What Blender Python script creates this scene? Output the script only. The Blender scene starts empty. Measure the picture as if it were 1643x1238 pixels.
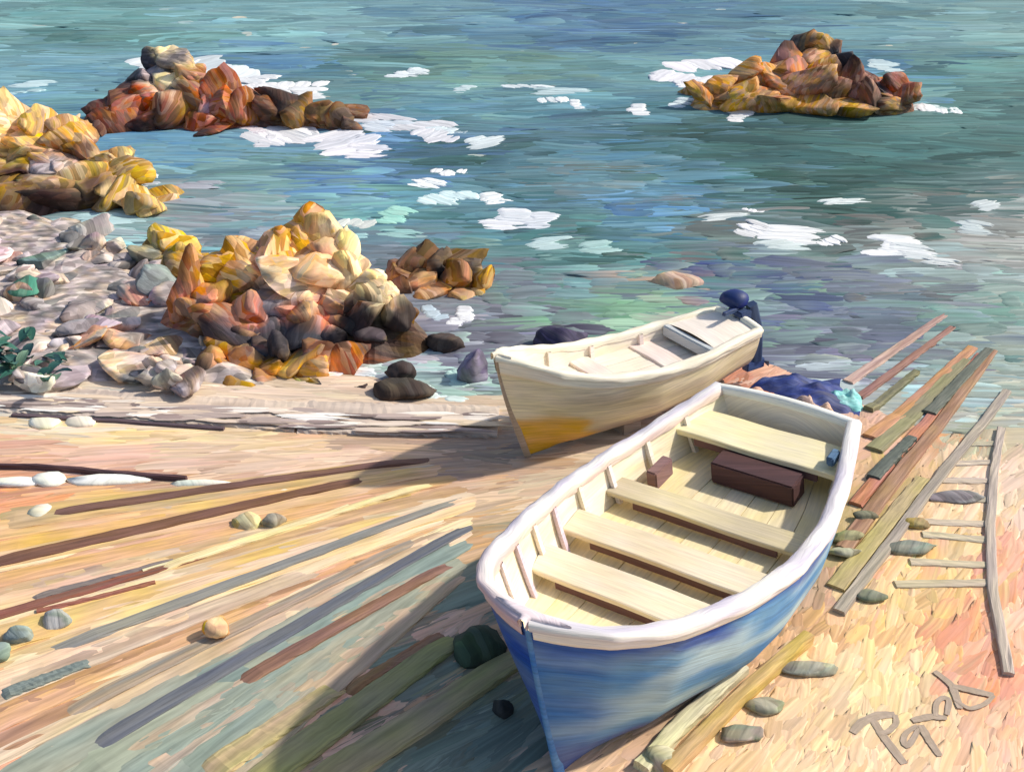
import bpy, bmesh, math, random
import numpy as np
from mathutils import Vector, Matrix, noise as mnoise

random.seed(11)
rng = np.random.default_rng(11)
SC = bpy.context.scene
COL = SC.collection

# ------------------------------------------------------------------ camera, light, exposure
FPX, PITCH, CAMH = 1762.0, math.radians(27.5), 7.0
cam_d = bpy.data.cameras.new('camera')
cam = bpy.data.objects.new('camera', cam_d)
COL.objects.link(cam)
cam.location = (0, 0, CAMH)
cam.rotation_euler = (math.pi / 2 - PITCH, 0, 0)
cam_d.sensor_width = 36
cam_d.lens = 36 * FPX / 1643
cam_d.clip_end = 3000
SC.camera = cam

SUN = Vector((0.74, 0.20, 0.64)).normalized()
world = bpy.data.worlds.new('World')
SC.world = world
world.use_nodes = True
wn = world.node_tree
bg = wn.nodes['Background']
sky = wn.nodes.new('ShaderNodeTexSky')
sky.sky_type = 'NISHITA'
sky.sun_disc = False
sky.sun_elevation = math.asin(SUN.z)
sky.sun_rotation = math.atan2(SUN.x, SUN.y)
sky.air_density = 1.0
sky.dust_density = 2.0
wn.links.new(sky.outputs[0], bg.inputs[0])
bg.inputs[1].default_value = 0.12
sun_d = bpy.data.lights.new('sun', 'SUN')
sun_d.energy = 3.5
sun_d.angle = math.radians(2.0)
sun_d.color = (1.0, 0.93, 0.82)
sun = bpy.data.objects.new('sun', sun_d)
COL.objects.link(sun)
sun.rotation_euler = (-SUN).to_track_quat('-Z', 'Y').to_euler()
sun.location = SUN * 60
SC.view_settings.view_transform = 'Standard'
SC.view_settings.look = 'None'
SC.view_settings.gamma = 1
SC.view_settings.exposure = 0.20

# ------------------------------------------------------------------ helpers
def hx(h):
    h = h.lstrip('#')
    v = np.array([int(h[i:i + 2], 16) for i in (0, 2, 4)]) / 255.0
    return np.where(v <= 0.04045, v / 12.92, ((v + 0.055) / 1.055) ** 2.4)

def un(px, py, z=0.0):
    """where the line of sight through a point of the picture meets height z"""
    dx, dy = (px - 821.5) / FPX, (py - 619) / FPX
    d = np.array([dx, math.cos(PITCH) - dy * math.sin(PITCH), -math.sin(PITCH) - dy * math.cos(PITCH)])
    t = (z - CAMH) / d[2]
    return d * t + np.array([0, 0, CAMH])

def un_y(px, py, Y):
    dx, dy = (px - 821.5) / FPX, (py - 619) / FPX
    d = np.array([dx, math.cos(PITCH) - dy * math.sin(PITCH), -math.sin(PITCH) - dy * math.cos(PITCH)])
    return d * (Y / d[1]) + np.array([0, 0, CAMH])

def pxm(p):
    """metres in one pixel at a point"""
    return math.sqrt(p[0] ** 2 + p[1] ** 2 + (p[2] - CAMH) ** 2) / FPX

def tag(o, label=None, cat=None, group=None, kind=None):
    if label: o['label'] = label
    if cat: o['category'] = cat
    if group: o['group'] = group
    if kind: o['kind'] = kind
    return o

def empty(name, loc, label=None, cat=None, group=None):
    o = bpy.data.objects.new(name, None)
    o.empty_display_size = 0.2
    o.location = loc
    COL.objects.link(o)
    return tag(o, label, cat, group)

def link(name, me, mat, parent=None, loc=None):
    o = bpy.data.objects.new(name, me)
    COL.objects.link(o)
    if mat and not me.materials: me.materials.append(mat)
    if parent is not None:
        o.parent = parent
        o.matrix_parent_inverse = Matrix.Translation(-Vector(parent_loc(parent)))
    return o

def parent_loc(p):
    l = Vector(p.location)
    if p.parent: l = l - Vector(p.location) + Vector(parent_loc(p.parent)) + Vector(p.location) if p.type == 'EMPTY' else Vector(parent_loc(p.parent)) - Vector(parent_loc(p.parent))
    return l

def mesh_np(name, V, F, C=None, UV=None, smooth=True):
    """V (n,3); F (m,4) or (m,3) int array; C (n,3) linear colour per point; UV (n,2) metres"""
    V = np.asarray(V, dtype=np.float32); F = np.asarray(F, dtype=np.int32)
    me = bpy.data.meshes.new(name)
    k = F.shape[1]
    me.vertices.add(len(V)); me.vertices.foreach_set('co', V.ravel())
    me.loops.add(F.size); me.loops.foreach_set('vertex_index', F.ravel())
    me.polygons.add(len(F)); me.polygons.foreach_set('loop_start', np.arange(0, F.size, k, dtype=np.int32))
    me.polygons.foreach_set('use_smooth', np.full(len(F), smooth))
    if C is not None:
        a = me.color_attributes.new('Col', 'FLOAT_COLOR', 'POINT')
        c4 = np.ones((len(V), 4), dtype=np.float32); c4[:, :3] = np.clip(C, 0.004, 0.93)
        a.data.foreach_set('color', c4.ravel())
    if UV is not None:
        u = me.uv_layers.new(name='UVMap')
        u.data.foreach_set('uv', np.asarray(UV, dtype=np.float32)[F.ravel()].ravel())
    me.update(calc_edges=True)
    me.validate()
    return me

def grid_faces(nu, nv, close_v=False):
    i = np.arange(nu - 1)[:, None]; j = np.arange(nv if close_v else nv - 1)[None, :]
    a = i * nv + j; b = (i + 1) * nv + j; c = (i + 1) * nv + (j + 1) % nv; d = i * nv + (j + 1) % nv
    return np.stack([a, b, c, d], -1).reshape(-1, 4)

def vnoise(P, s, seed=0.0):
    return np.array([mnoise.noise(Vector((p[0] * s + seed, p[1] * s - seed, p[2] * s + 0.37 * seed))) for p in P])

def smooth_noise2(x, y, s, seed=0):
    """cheap smooth value noise, vectorised"""
    r = np.random.default_rng(seed)
    out = np.zeros_like(x)
    for k in range(6):
        a = r.uniform(0, 6.28); w = s * r.uniform(0.6, 1.7); ph = r.uniform(0, 6.28)
        out += np.sin((x * math.cos(a) + y * math.sin(a)) * w + ph)
    return out / 6

# ------------------------------------------------------------------ materials
def paint(name, su=2.0, sv=40.0, rough=0.55, bump=0.004, var=0.20, spec=0.35, hue=0.0, coat=0.0, sat=1.0, cell=0.0):
    """brushed colour: the mesh's own colour, streaked by the bristles along u, with relief"""
    m = bpy.data.materials.new(name); m.use_nodes = True
    n, l = m.node_tree.nodes, m.node_tree.links
    b = n['Principled BSDF']
    at = n.new('ShaderNodeAttribute'); at.attribute_name = 'Col'
    uv = n.new('ShaderNodeUVMap')
    mp = n.new('ShaderNodeMapping'); mp.inputs['Scale'].default_value = (su, sv, 1)
    l.new(uv.outputs[0], mp.inputs[0])
    # wander the bristle lines a little
    nz = n.new('ShaderNodeTexNoise'); nz.inputs['Scale'].default_value = 1.0; nz.inputs['Detail'].default_value = 4
    nz.inputs['Roughness'].default_value = 0.6; nz.inputs['Distortion'].default_value = 0.25
    l.new(mp.outputs[0], nz.inputs['Vector'])
    mr = n.new('ShaderNodeMapRange'); mr.inputs[1].default_value = 0.3; mr.inputs[2].default_value = 0.7
    mr.inputs[3].default_value = 1 - var; mr.inputs[4].default_value = 1 + var
    l.new(nz.outputs['Fac'], mr.inputs[0])
    # thin patches where the tone shifts
    mp2 = n.new('ShaderNodeMapping'); mp2.inputs['Scale'].default_value = (su * 0.9, sv * 0.12, 1); mp2.inputs['Location'].default_value = (3.1, 7.7, 0)
    l.new(uv.outputs[0], mp2.inputs[0])
    nz2 = n.new('ShaderNodeTexNoise'); nz2.inputs['Scale'].default_value = 1.0; nz2.inputs['Detail'].default_value = 3
    l.new(mp2.outputs[0], nz2.inputs['Vector'])
    hs = n.new('ShaderNodeHueSaturation')
    mr2 = n.new('ShaderNodeMapRange'); mr2.inputs[1].default_value = 0.3; mr2.inputs[2].default_value = 0.7
    mr2.inputs[3].default_value = 0.5 - 0.006 - hue; mr2.inputs[4].default_value = 0.5 + 0.006 + hue
    mr3 = n.new('ShaderNodeMapRange'); mr3.inputs[1].default_value = 0.3; mr3.inputs[2].default_value = 0.7
    mr3.inputs[3].default_value = 0.84 * sat; mr3.inputs[4].default_value = 1.08 * sat
    l.new(nz2.outputs['Fac'], mr2.inputs[0]); l.new(nz2.outputs['Fac'], mr3.inputs[0])
    l.new(mr2.outputs[0], hs.inputs['Hue']); l.new(mr3.outputs[0], hs.inputs['Saturation'])
    l.new(mr.outputs[0], hs.inputs['Value']); l.new(at.outputs['Color'], hs.inputs['Color'])
    if cell:   # short dabs laid over one another, each a shade of its own
        mpc = n.new('ShaderNodeMapping'); mpc.inputs['Scale'].default_value = (cell, cell * 2.1, 1)
        nw = n.new('ShaderNodeTexNoise'); nw.inputs['Scale'].default_value = 5.0
        va = n.new('ShaderNodeVectorMath'); va.operation = 'MULTIPLY_ADD'; va.inputs[1].default_value = (.10, .10, 0)
        l.new(uv.outputs[0], nw.inputs['Vector']); l.new(nw.outputs['Color'], va.inputs[0]); l.new(uv.outputs[0], va.inputs[2])
        l.new(va.outputs[0], mpc.inputs[0])
        vo = n.new('ShaderNodeTexVoronoi'); vo.inputs['Scale'].default_value = 1.0; l.new(mpc.outputs[0], vo.inputs['Vector'])
        sp = n.new('ShaderNodeSeparateColor'); l.new(vo.outputs['Color'], sp.inputs[0])
        h2 = n.new('ShaderNodeHueSaturation')
        for out, inp, lo, hi in ((0, 'Hue', .485, .515), (1, 'Saturation', .8, 1.2), (2, 'Value', .55, 1.30)):
            q = n.new('ShaderNodeMapRange'); q.inputs[3].default_value = lo; q.inputs[4].default_value = hi
            l.new(sp.outputs[out], q.inputs[0]); l.new(q.outputs[0], h2.inputs[inp])
        l.new(hs.outputs[0], h2.inputs['Color']); hs = h2
    l.new(hs.outputs[0], b.inputs['Base Color'])
    b.inputs['Roughness'].default_value = rough
    b.inputs['Specular IOR Level'].default_value = spec
    if coat: b.inputs['Coat Weight'].default_value = coat; b.inputs['Coat Roughness'].default_value = 0.3
    bp = n.new('ShaderNodeBump'); bp.inputs['Strength'].default_value = 0.7; bp.inputs['Distance'].default_value = bump
    l.new(nz.outputs['Fac'], bp.inputs['Height'])
    l.new(bp.outputs[0], b.inputs['Normal'])
    return m

M_SAND = paint('sand_paint', 1.2, 22, 0.75, 0.006, 0.16, sat=0.93)
M_SEA = paint('sea_paint', 0.5, 9, 0.6, 0.02, 0.28, 0.15, 0.006, sat=0.93)
M_FOAM = paint('foam_paint', 1.2, 10, 0.7, 0.012, 0.10)
M_ROCK = paint('rock_paint', 4, 13, 0.75, 0.022, 0.26, 0.25, 0.008, cell=4.5)
M_HULL = paint('hull_paint', 1.6, 34, 0.5, 0.006, 0.22, 0.3, 0.006, sat=1.12)
M_TRIM = paint('trim_paint', 2.0, 40, 0.6, 0.010, 0.17, 0.3)
M_INNER = paint('inner_paint', 2.0, 40, 0.55, 0.005, 0.14)
M_WOOD = paint('timber_paint', 1.4, 36, 0.65, 0.007, 0.28, 0.3, 0.01)
M_CLOTH = paint('cloth_paint', 4, 30, 0.6, 0.008, 0.3)
M_LEAF = paint('leaf_paint', 4, 40, 0.5, 0.004, 0.3)
M_INK = paint('lettering_paint', 6, 60, 0.6, 0.003, 0.15)

# ------------------------------------------------------------------ ground shape
SHX = [-60, -14, -9, -6, -3.6, -2.2, -.2, 1.5, 3.5, 4.3, 5, 6.5, 9, 14, 60]
SHY = [30, 22, 20.5, 18, 14.8, 13.5, 13.0, 13.9, 14.1, 13.2, 12.5, 12.1, 11.6, 10.6, 4]
def ground_z(x, y):
    d = np.interp(x, SHX, SHY) - y + 0.55 * smooth_noise2(x, y, 2.2, 5)
    z = np.where(d > 0, 0.09 * np.tanh(d * 0.7), 0.22 * d)
    z = np.maximum(z, -1.6)
    return z + 0.007 * smooth_noise2(x, y, 2.6, 9) * np.clip(d + 1, 0, 1)

def gz(x, y): return float(ground_z(np.array([x], float), np.array([y], float))[0])

def on_ground(px, py, dz=0.0):
    p = un(px, py, 0.08)
    for _ in range(6): p = un(px, py, gz(p[0], p[1]) + dz)
    return p

# colour of a surface from colour samples spread over it (world positions)
class Tint:
    def __init__(self, rows, z, gain=(1, 1, 1)):
        P, C = [], []
        for py, items in rows:
            for px, c in items:
                p = un(px, py, z); P.append(self.key(p[0], p[1])); C.append(hx(c))
        self.P = np.array(P); self.C = np.array(C) * np.array(gain)
    @staticmethod
    def key(x, y):
        return (np.asarray(x) / np.maximum(np.asarray(y), 3.0), 1.15 * np.log(np.maximum(np.asarray(y), 3.0)))
    def __call__(self, x, y, pw=5.0):
        kx, ky = self.key(x, y)
        d = (kx[:, None] - self.P[None, :, 0]) ** 2 + 2.2 * (ky[:, None] - self.P[None, :, 1]) ** 2 + 2e-5
        w = d ** (-pw / 2)
        return (w @ self.C) / w.sum(1, keepdims=True)

SEA_T = Tint([
 (15, [(0, '#7aa8aa'), (200, '#6a9a9a'), (400, '#7aa8ae'), (700, '#6f9aa8'), (950, '#4f7aa5'), (1200, '#5f8fa0'), (1450, '#6696a0'), (1630, '#7aa09e')]),
 (45, [(0, '#7fb0b0'), (120, '#5f8f8c'), (200, '#6f9a98'), (400, '#7fb0b5'), (600, '#7faab0'), (800, '#5f8fa5'), (950, '#5580ad'), (1100, '#4b7a9f'), (1200, '#6d9aa5'), (1400, '#6a9aa5'), (1500, '#80a8a8'), (1620, '#7fa8a5')]),
 (110, [(50, '#75a5b0'), (180, '#6f9fae'), (450, '#5588b0'), (560, '#5f9095'), (640, '#6d9c9c'), (700, '#78a596'), (800, '#7aa598'), (950, '#6f9fa5'), (1050, '#70a0a5'), (1420, '#5590b8'), (1500, '#4f8585'), (1600, '#6fa09a')]),
 (170, [(30, '#5f93b8'), (100, '#7ab0b5'), (600, '#709a9f'), (700, '#5f8fa5'), (850, '#5f909d'), (1000, '#6a9cad'), (1050, '#5a8f9d'), (1500, '#6f9d9a'), (1580, '#5a8a85')]),
 (215, [(600, '#5a88b5'), (720, '#4f7f80'), (850, '#6590a0'), (950, '#5f8fa8'), (1100, '#3f6a62'), (1200, '#426f6d'), (1350, '#4f7f7a'), (1550, '#5a8a85')]),
 (240, [(250, '#5590b5'), (400, '#6a98ad'), (450, '#6fa09f'), (640, '#5a8ab8'), (760, '#4a7772'), (850, '#5f8fa0'), (1000, '#5f90a2'), (1120, '#507f80'), (1300, '#4f807f'), (1500, '#4a7a78'), (1620, '#5a8a85')]),
 (285, [(280, '#85aeb0'), (330, '#7aa8b5'), (400, '#7ba5a0'), (600, '#5284b5'), (800, '#4f8088'), (900, '#6a9aa8'), (970, '#8a8a85'), (1030, '#6090a0'), (1110, '#5a9ac0'), (1180, '#447570'), (1250, '#3a6458'), (1320, '#3d6a60'), (1400, '#4a7a75'), (1500, '#3f7068'), (1580, '#41706a'), (1630, '#7a9a98')]),
 (340, [(260, '#a0a0a8'), (300, '#98a0a8'), (370, '#98a5a8'), (480, '#6a98a5'), (620, '#7ab5b0'), (700, '#5f95a5'), (900, '#5f90a5'), (1040, '#5a98ca'), (1090, '#5590b8'), (1150, '#6a949a'), (1300, '#608f8a'), (1450, '#4f7f78'), (1550, '#909a98'), (1630, '#a8aaa5')]),
 (370, [(170, '#a5c5c8'), (300, '#80a5a8'), (400, '#8a98a2'), (600, '#6f95a5'), (900, '#5a8f90'), (1060, '#6a9aa5'), (1180, '#85908d'), (1400, '#807f7c'), (1560, '#8f908a')]),
 (405, [(180, '#8ac8d0'), (330, '#557a90'), (420, '#8f98a5'), (600, '#708a9f'), (660, '#7f8a95'), (820, '#6f9f9f'), (900, '#88b5b0'), (980, '#3f7862'), (1060, '#5a9098'), (1150, '#5f9090'), (1250, '#8fa5a0'), (1350, '#6d8a85'), (1480, '#9ab0b0'), (1600, '#a5a5a0')]),
 (450, [(620, '#7f8a98'), (820, '#80889a'), (900, '#70999a'), (1000, '#6f8f95'), (1080, '#c0a08a'), (1110, '#5a6590'), (1200, '#55659a'), (1270, '#5f7098'), (1350, '#80889a'), (1450, '#8a8d90'), (1600, '#8f9f9a')]),
 (500, [(690, '#90909f'), (850, '#7f8590'), (920, '#7fa59a'), (980, '#78a886'), (1060, '#80b28c'), (1110, '#85b092'), (1250, '#7f9a98'), (1350, '#747f98'), (1450, '#7f95a0'), (1600, '#80a59a')]),
 (530, [(560, '#a5a0a8'), (640, '#9a98a8'), (820, '#80808f'), (880, '#5a506a'), (960, '#80a890'), (1050, '#8aaf92'), (1260, '#6a7890'), (1330, '#768a8f'), (1450, '#80889a')]),
 (565, [(580, '#b0a8b2'), (640, '#a5a8b5'), (700, '#9aa0b0'), (760, '#807f98'), (850, '#7f8590'), (1250, '#707088'), (1320, '#7f8598'), (1400, '#8a80a0'), (1550, '#98aca8'), (1620, '#a4b0a2')]),
 (620, [(560, '#b5c5c5'), (620, '#9fb8c0'), (700, '#a8c8c0'), (760, '#a0c0b5'), (1430, '#a8b4b8'), (1500, '#a4c4c8'), (1570, '#a4b4ac'), (1630, '#b0b8a8')]),
 (665, [(700, '#c8dcd4'), (760, '#b0ccbf'), (1460, '#b8b8ae'), (1550, '#b4b8a8'), (1620, '#c4bca8')]),
], 0.0, (.79, .82, .81))
SEA_T.C *= np.clip((SEA_T.C.mean(1, keepdims=True) / .26) ** .45, .6, 1.25)
GROUND_T = Tint([  # bow shadow painted into the sand by the grey-green samples
 (560, [(30, '#a0a8a0'), (200, '#c0b5b0'), (330, '#c0a890'), (850, '#8a8590')]),
 (645, [(20, '#a5b0bd'), (100, '#d8d2c8'), (200, '#ead8c8'), (400, '#dcc9b8'), (600, '#d8c5b5'), (760, '#c9bda8')]),
 (665, [(60, '#e5d8bc'), (250, '#f2e2d5'), (420, '#f0e0d2'), (600, '#e5d2c5'), (760, '#cdb8a8')]),
 (700, [(40, '#eed0a0'), (90, '#d8d0c5'), (150, '#f0d29a'), (220, '#f0d08a'), (300, '#e8d0a8'), (420, '#e2c8a0'), (520, '#e0bd98'), (650, '#c0a594'), (760, '#b5a29a')]),
 (735, [(30, '#d8a890'), (100, '#e8bfae'), (200, '#eac0b0'), (330, '#e8cab8'), (500, '#ebcdb8'), (650, '#cfae96'), (760, '#b59a8c')]),
 (775, [(50, '#d09078'), (120, '#c9957a'), (220, '#c08f7a'), (330, '#c5a090'), (450, '#e5c5b0'), (600, '#dcb595'), (700, '#d8ae8a'), (800, '#c8a890')]),
 (800, [(30, '#e59a6c'), (90, '#e5b070'), (150, '#e8c080'), (300, '#dcc0a0'), (450, '#d8a880'), (600, '#e5bd98'), (750, '#dcc0a0'), (800, '#e0c8a8')]),
 (870, [(20, '#e08c64'), (60, '#e8a880'), (150, '#eecdae'), (300, '#ecba96'), (420, '#e0bf85'), (520, '#e5b58a'), (620, '#e8bd90'), (700, '#dca862'), (760, '#c8a880')]),
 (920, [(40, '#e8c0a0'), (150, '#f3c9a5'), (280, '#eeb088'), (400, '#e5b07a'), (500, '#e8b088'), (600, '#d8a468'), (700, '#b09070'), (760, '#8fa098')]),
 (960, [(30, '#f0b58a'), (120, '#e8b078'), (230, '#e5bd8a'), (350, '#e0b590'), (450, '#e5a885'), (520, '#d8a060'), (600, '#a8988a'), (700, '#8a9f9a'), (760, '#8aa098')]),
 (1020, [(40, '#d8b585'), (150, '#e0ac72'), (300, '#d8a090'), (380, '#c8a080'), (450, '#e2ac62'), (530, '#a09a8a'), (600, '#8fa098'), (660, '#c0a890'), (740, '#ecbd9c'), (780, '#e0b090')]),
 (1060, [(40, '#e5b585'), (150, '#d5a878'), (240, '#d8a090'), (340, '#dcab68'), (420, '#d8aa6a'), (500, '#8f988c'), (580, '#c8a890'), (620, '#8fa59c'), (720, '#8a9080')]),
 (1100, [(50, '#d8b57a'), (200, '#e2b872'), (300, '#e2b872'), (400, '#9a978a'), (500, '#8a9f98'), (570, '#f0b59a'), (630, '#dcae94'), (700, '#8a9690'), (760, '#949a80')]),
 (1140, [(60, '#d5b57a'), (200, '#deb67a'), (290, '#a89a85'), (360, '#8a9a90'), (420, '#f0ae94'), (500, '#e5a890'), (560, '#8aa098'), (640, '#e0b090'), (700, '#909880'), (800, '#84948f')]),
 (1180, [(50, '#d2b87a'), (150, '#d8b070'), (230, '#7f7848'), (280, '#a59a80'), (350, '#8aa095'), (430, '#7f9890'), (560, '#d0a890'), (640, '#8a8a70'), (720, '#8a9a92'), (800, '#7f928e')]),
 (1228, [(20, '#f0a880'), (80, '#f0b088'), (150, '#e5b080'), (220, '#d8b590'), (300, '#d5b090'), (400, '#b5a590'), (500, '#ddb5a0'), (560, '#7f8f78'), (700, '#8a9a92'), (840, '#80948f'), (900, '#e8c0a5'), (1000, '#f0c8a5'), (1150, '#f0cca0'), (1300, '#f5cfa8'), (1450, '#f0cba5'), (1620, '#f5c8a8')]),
 (1150, [(1080, '#c0a080'), (1180, '#efcba5'), (1300, '#f2cda0'), (1420, '#f8deb0'), (1500, '#f0d0a0'), (1580, '#f0bf98'), (1630, '#f2b898')]),
 (1080, [(1150, '#e0b080'), (1260, '#eec59a'), (1380, '#f5d8a8'), (1450, '#f6dca0'), (1530, '#f0b890'), (1580, '#ee9a74'), (1630, '#f0a885')]),
 (1010, [(1320, '#d8a878'), (1400, '#f0c488'), (1470, '#f0bf78'), (1540, '#ec9a70'), (1630, '#f5c8a8')]),
 (950, [(1300, '#b5a080'), (1345, '#d8a890'), (1400, '#f0cf9a'), (1480, '#f2cc85'), (1550, '#f0cc90'), (1600, '#eb9a72'), (1635, '#f0b095')]),
 (885, [(1330, '#b8a468'), (1380, '#c8b070'), (1420, '#f0b490'), (1480, '#f3cd85'), (1550, '#f3d5a0'), (1605, '#f0a080'), (1635, '#f2b49a')]),
 (820, [(1360, '#c9b27a'), (1400, '#bfae74'), (1450, '#d0b080'), (1500, '#f2cca0'), (1560, '#f0d0a5'), (1620, '#f0d5c0')]),
 (760, [(1380, '#d8b088'), (1420, '#c5b06a'), (1470, '#cfae80'), (1530, '#efcdb0'), (1570, '#e8d0b5'), (1625, '#f2d8c5')]),
 (700, [(1410, '#dcb298'), (1460, '#cba585'), (1500, '#d59a70'), (1550, '#b4b8a2'), (1620, '#c8c0a8')]),
 (640, [(1150, '#d0b0a0'), (1250, '#d0a090'), (1400, '#d5b0a0'), (1450, '#c09a88'), (1500, '#a8b8b0'), (1620, '#a0b8aa')]),
 (600, [(1180, '#c07a58'), (1250, '#d8a890')]),
 (720, [(860, '#a09490'), (930, '#d8c8b0'), (1000, '#d0c0b0'), (1060, '#c9a898')]),
 (800, [(860, '#e0cdb5'), (900, '#dccab5')]),
], 0.06, (.95, .88, .75))

# ------------------------------------------------------------------ brush marks: many small raised dabs of colour lying on a surface
def dabs(name, S, zf, mat, lift=0.004, thick=0.012, nb=9, ns=7, rag=1.0):
    """S rows: x, y, angle, length, width, bend, r, g, b, r2, g2, b2 ; returns one mesh"""
    S = np.asarray(S, float); n = len(S)
    j = np.linspace(-1, 1, nb + 1)[None, None, :]; i = np.linspace(0, 1, ns + 1)[None, :, None]
    def ends(a):
        e = rng.uniform(0, a, (n, 1, nb + 3)); e = .5 * e[:, :, 1:-1] + .25 * (e[:, :, 2:] + e[:, :, :-2])
        return e * rag
    e0 = ends(.22) + 0.14 * np.abs(j) ** 3; e1 = ends(.40) + 0.16 * np.abs(j) ** 3
    u = -0.5 + e0 + (1 - e0 - e1) * i
    wob = rng.normal(0, 0.05, (n, ns + 1, 1))
    prof = 1 - 0.25 * np.abs(2 * i - 0.9) ** 3
    v = (j * prof + wob) * 0.5
    L = S[:, 3][:, None, None]; W = S[:, 4][:, None, None]; B = S[:, 5][:, None, None]
    lu = u * L; lv = v * W + B * L * (u ** 2 - 0.08)
    ca, sa = np.cos(S[:, 2])[:, None, None], np.sin(S[:, 2])[:, None, None]
    x = S[:, 0][:, None, None] + lu * ca - lv * sa; y = S[:, 1][:, None, None] + lu * sa + lv * ca
    ridge = rng.uniform(0.35, 1.0, (n, 1, nb + 1)) * np.clip(1.15 - np.abs(j) ** 3, 0, 1)
    ridge = ridge * (0.75 + 0.35 * np.sin(i * 3.14)) ; ridge[:, :, 0] = 0; ridge[:, :, -1] = 0
    order = np.linspace(0, 1, n)[:, None, None]
    z = zf(x.ravel(), y.ravel()).reshape(x.shape) + lift * (0.2 + order) + thick * ridge * np.clip(W / 0.25, 0.4, 2.5)
    zb = zf(x.ravel(), y.ravel()).reshape(x.shape) - 0.001
    for sl in ((slice(None), slice(None), 0), (slice(None), slice(None), -1), (slice(None), 0), (slice(None), -1)): z[sl] = zb[sl]
    c1 = S[:, None, None, 6:9]; c2 = S[:, None, None, 9:12]
    t = np.clip(i + rng.normal(0, 0.25, (n, 1, nb + 1)), 0, 1)[..., None]
    C = c1 * (1 - t) + c2 * t
    C = C * (1 + rng.normal(0, 0.09, (n, 1, nb + 1, 1)))
    F = grid_faces(ns + 1, nb + 1)
    k = (ns + 1) * (nb + 1)
    FF = (F[None] + (np.arange(n) * k)[:, None, None]).reshape(-1, 4)
    UV = np.stack(np.broadcast_arrays(lu + S[:, 0][:, None, None] * 7.3, v * W + S[:, 1][:, None, None] * 3.1), -1).reshape(-1, 2)
    return mesh_np(name, np.stack([x, y, z], -1).reshape(-1, 3), FF, C.reshape(-1, 3), UV)

# ------------------------------------------------------------------ setting: ground and sea
def sheet(name, xs, ys, zf, tint, mat, jit, ang=0.0):
    X, Y = np.meshgrid(xs, ys, indexing='ij'); x, y = X.ravel(), Y.ravel()
    z = zf(x, y)
    C = tint(x, y)
    V = np.stack([x, y, z], -1)
    UV = np.stack([x, y], -1)
    return link(name, mesh_np(name, V, grid_faces(len(xs), len(ys))[:, ::-1], C * (1 + jit * rng.normal(0, 1, (len(x), 1))), UV), mat)

def axis(a, b, step, far):
    c = np.arange(a, b + 1e-6, step)
    g, d = [], step
    v = b
    while v < far: d *= 1.5; v += d; g.append(v)
    h, d, v = [], step, a
    while v > -far: d *= 1.5; v -= d; h.append(v)
    return np.array(h[::-1] + list(c) + g)

gx = axis(-11, 9, 0.11, 900); gy0 = np.arange(3.0, 22.5, 0.11)
gy = np.concatenate([[-40, -15, -5, 0, 1.5], gy0, [24, 28, 35, 50, 100]])
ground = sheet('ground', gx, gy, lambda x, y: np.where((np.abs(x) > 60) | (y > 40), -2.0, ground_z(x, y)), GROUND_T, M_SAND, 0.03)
tag(ground, kind='structure')

def sea_z(x, y):
    a = np.clip((y - 12) / 14, 0.12, 1) * np.clip(1 - (y - 70) / 80, 0, 1)
    return -0.03 + a * (0.07 * np.sin(y * 1.25 + 0.9 * np.sin(x * 0.35) + 0.4 * smooth_noise2(x, y, 0.8, 3)) + 0.05 * smooth_noise2(x, y * 2.2, 1.3, 4))
sx = axis(-26, 26, 0.3, 1500)
sy = np.concatenate([[4, 6, 8], np.arange(10, 52, 0.22), 52 * 1.12 ** np.arange(1, 32)])
sea = sheet('sea', sx, sy, sea_z, SEA_T, M_SEA, 0.04)
tag(sea, kind='structure')

def mixc(a, b, t): return a * (1 - t) + b * t

# sea brush marks
S = []
N = 4200
for k in range(N):
    py = random.uniform(-30, 690); px = random.uniform(-120, 1760)
    p = un(px, py, 0.0)
    if p[1] < np.interp(p[0], SHX, SHY) - 0.1: continue
    m = pxm(p)
    L = random.uniform(80, 300) * m * (0.75 if py > 420 else 1)
    W = random.uniform(12, 32) * m * min(3.6, (p[1] / 7.0)) * 0.85
    S.append((p[0], p[1], random.gauss(0, 0.10), L, min(W, L * 0.9), random.gauss(0, 0.06)))
A = np.array(S)
c1 = SEA_T(A[:, 0] + rng.normal(0, 0.02, len(A)) * A[:, 1], A[:, 1] * np.exp(rng.normal(0, 0.03, len(A))), 7)
c2 = SEA_T(A[:, 0] + rng.normal(0, 0.06, len(A)) * A[:, 1], A[:, 1] * np.exp(rng.normal(0, 0.05, len(A))), 7)
jit = np.exp(rng.normal(0, 0.13, (len(A), 1)) + .34 * smooth_noise2(A[:, 0], A[:, 1] * .9, .75, 77)[:, None]); hj = 1 + rng.normal(0, 0.03, (len(A), 3))
A = np.concatenate([A, c1 * jit * hj, c2 * jit], 1)
o = link('water_streaks', dabs('water_streaks', A, sea_z, M_SEA, 0.012, 0.008), M_SEA)
tag(o, 'short brushed streaks of teal, blue and green water all over the sea', 'water', kind='stuff')

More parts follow.
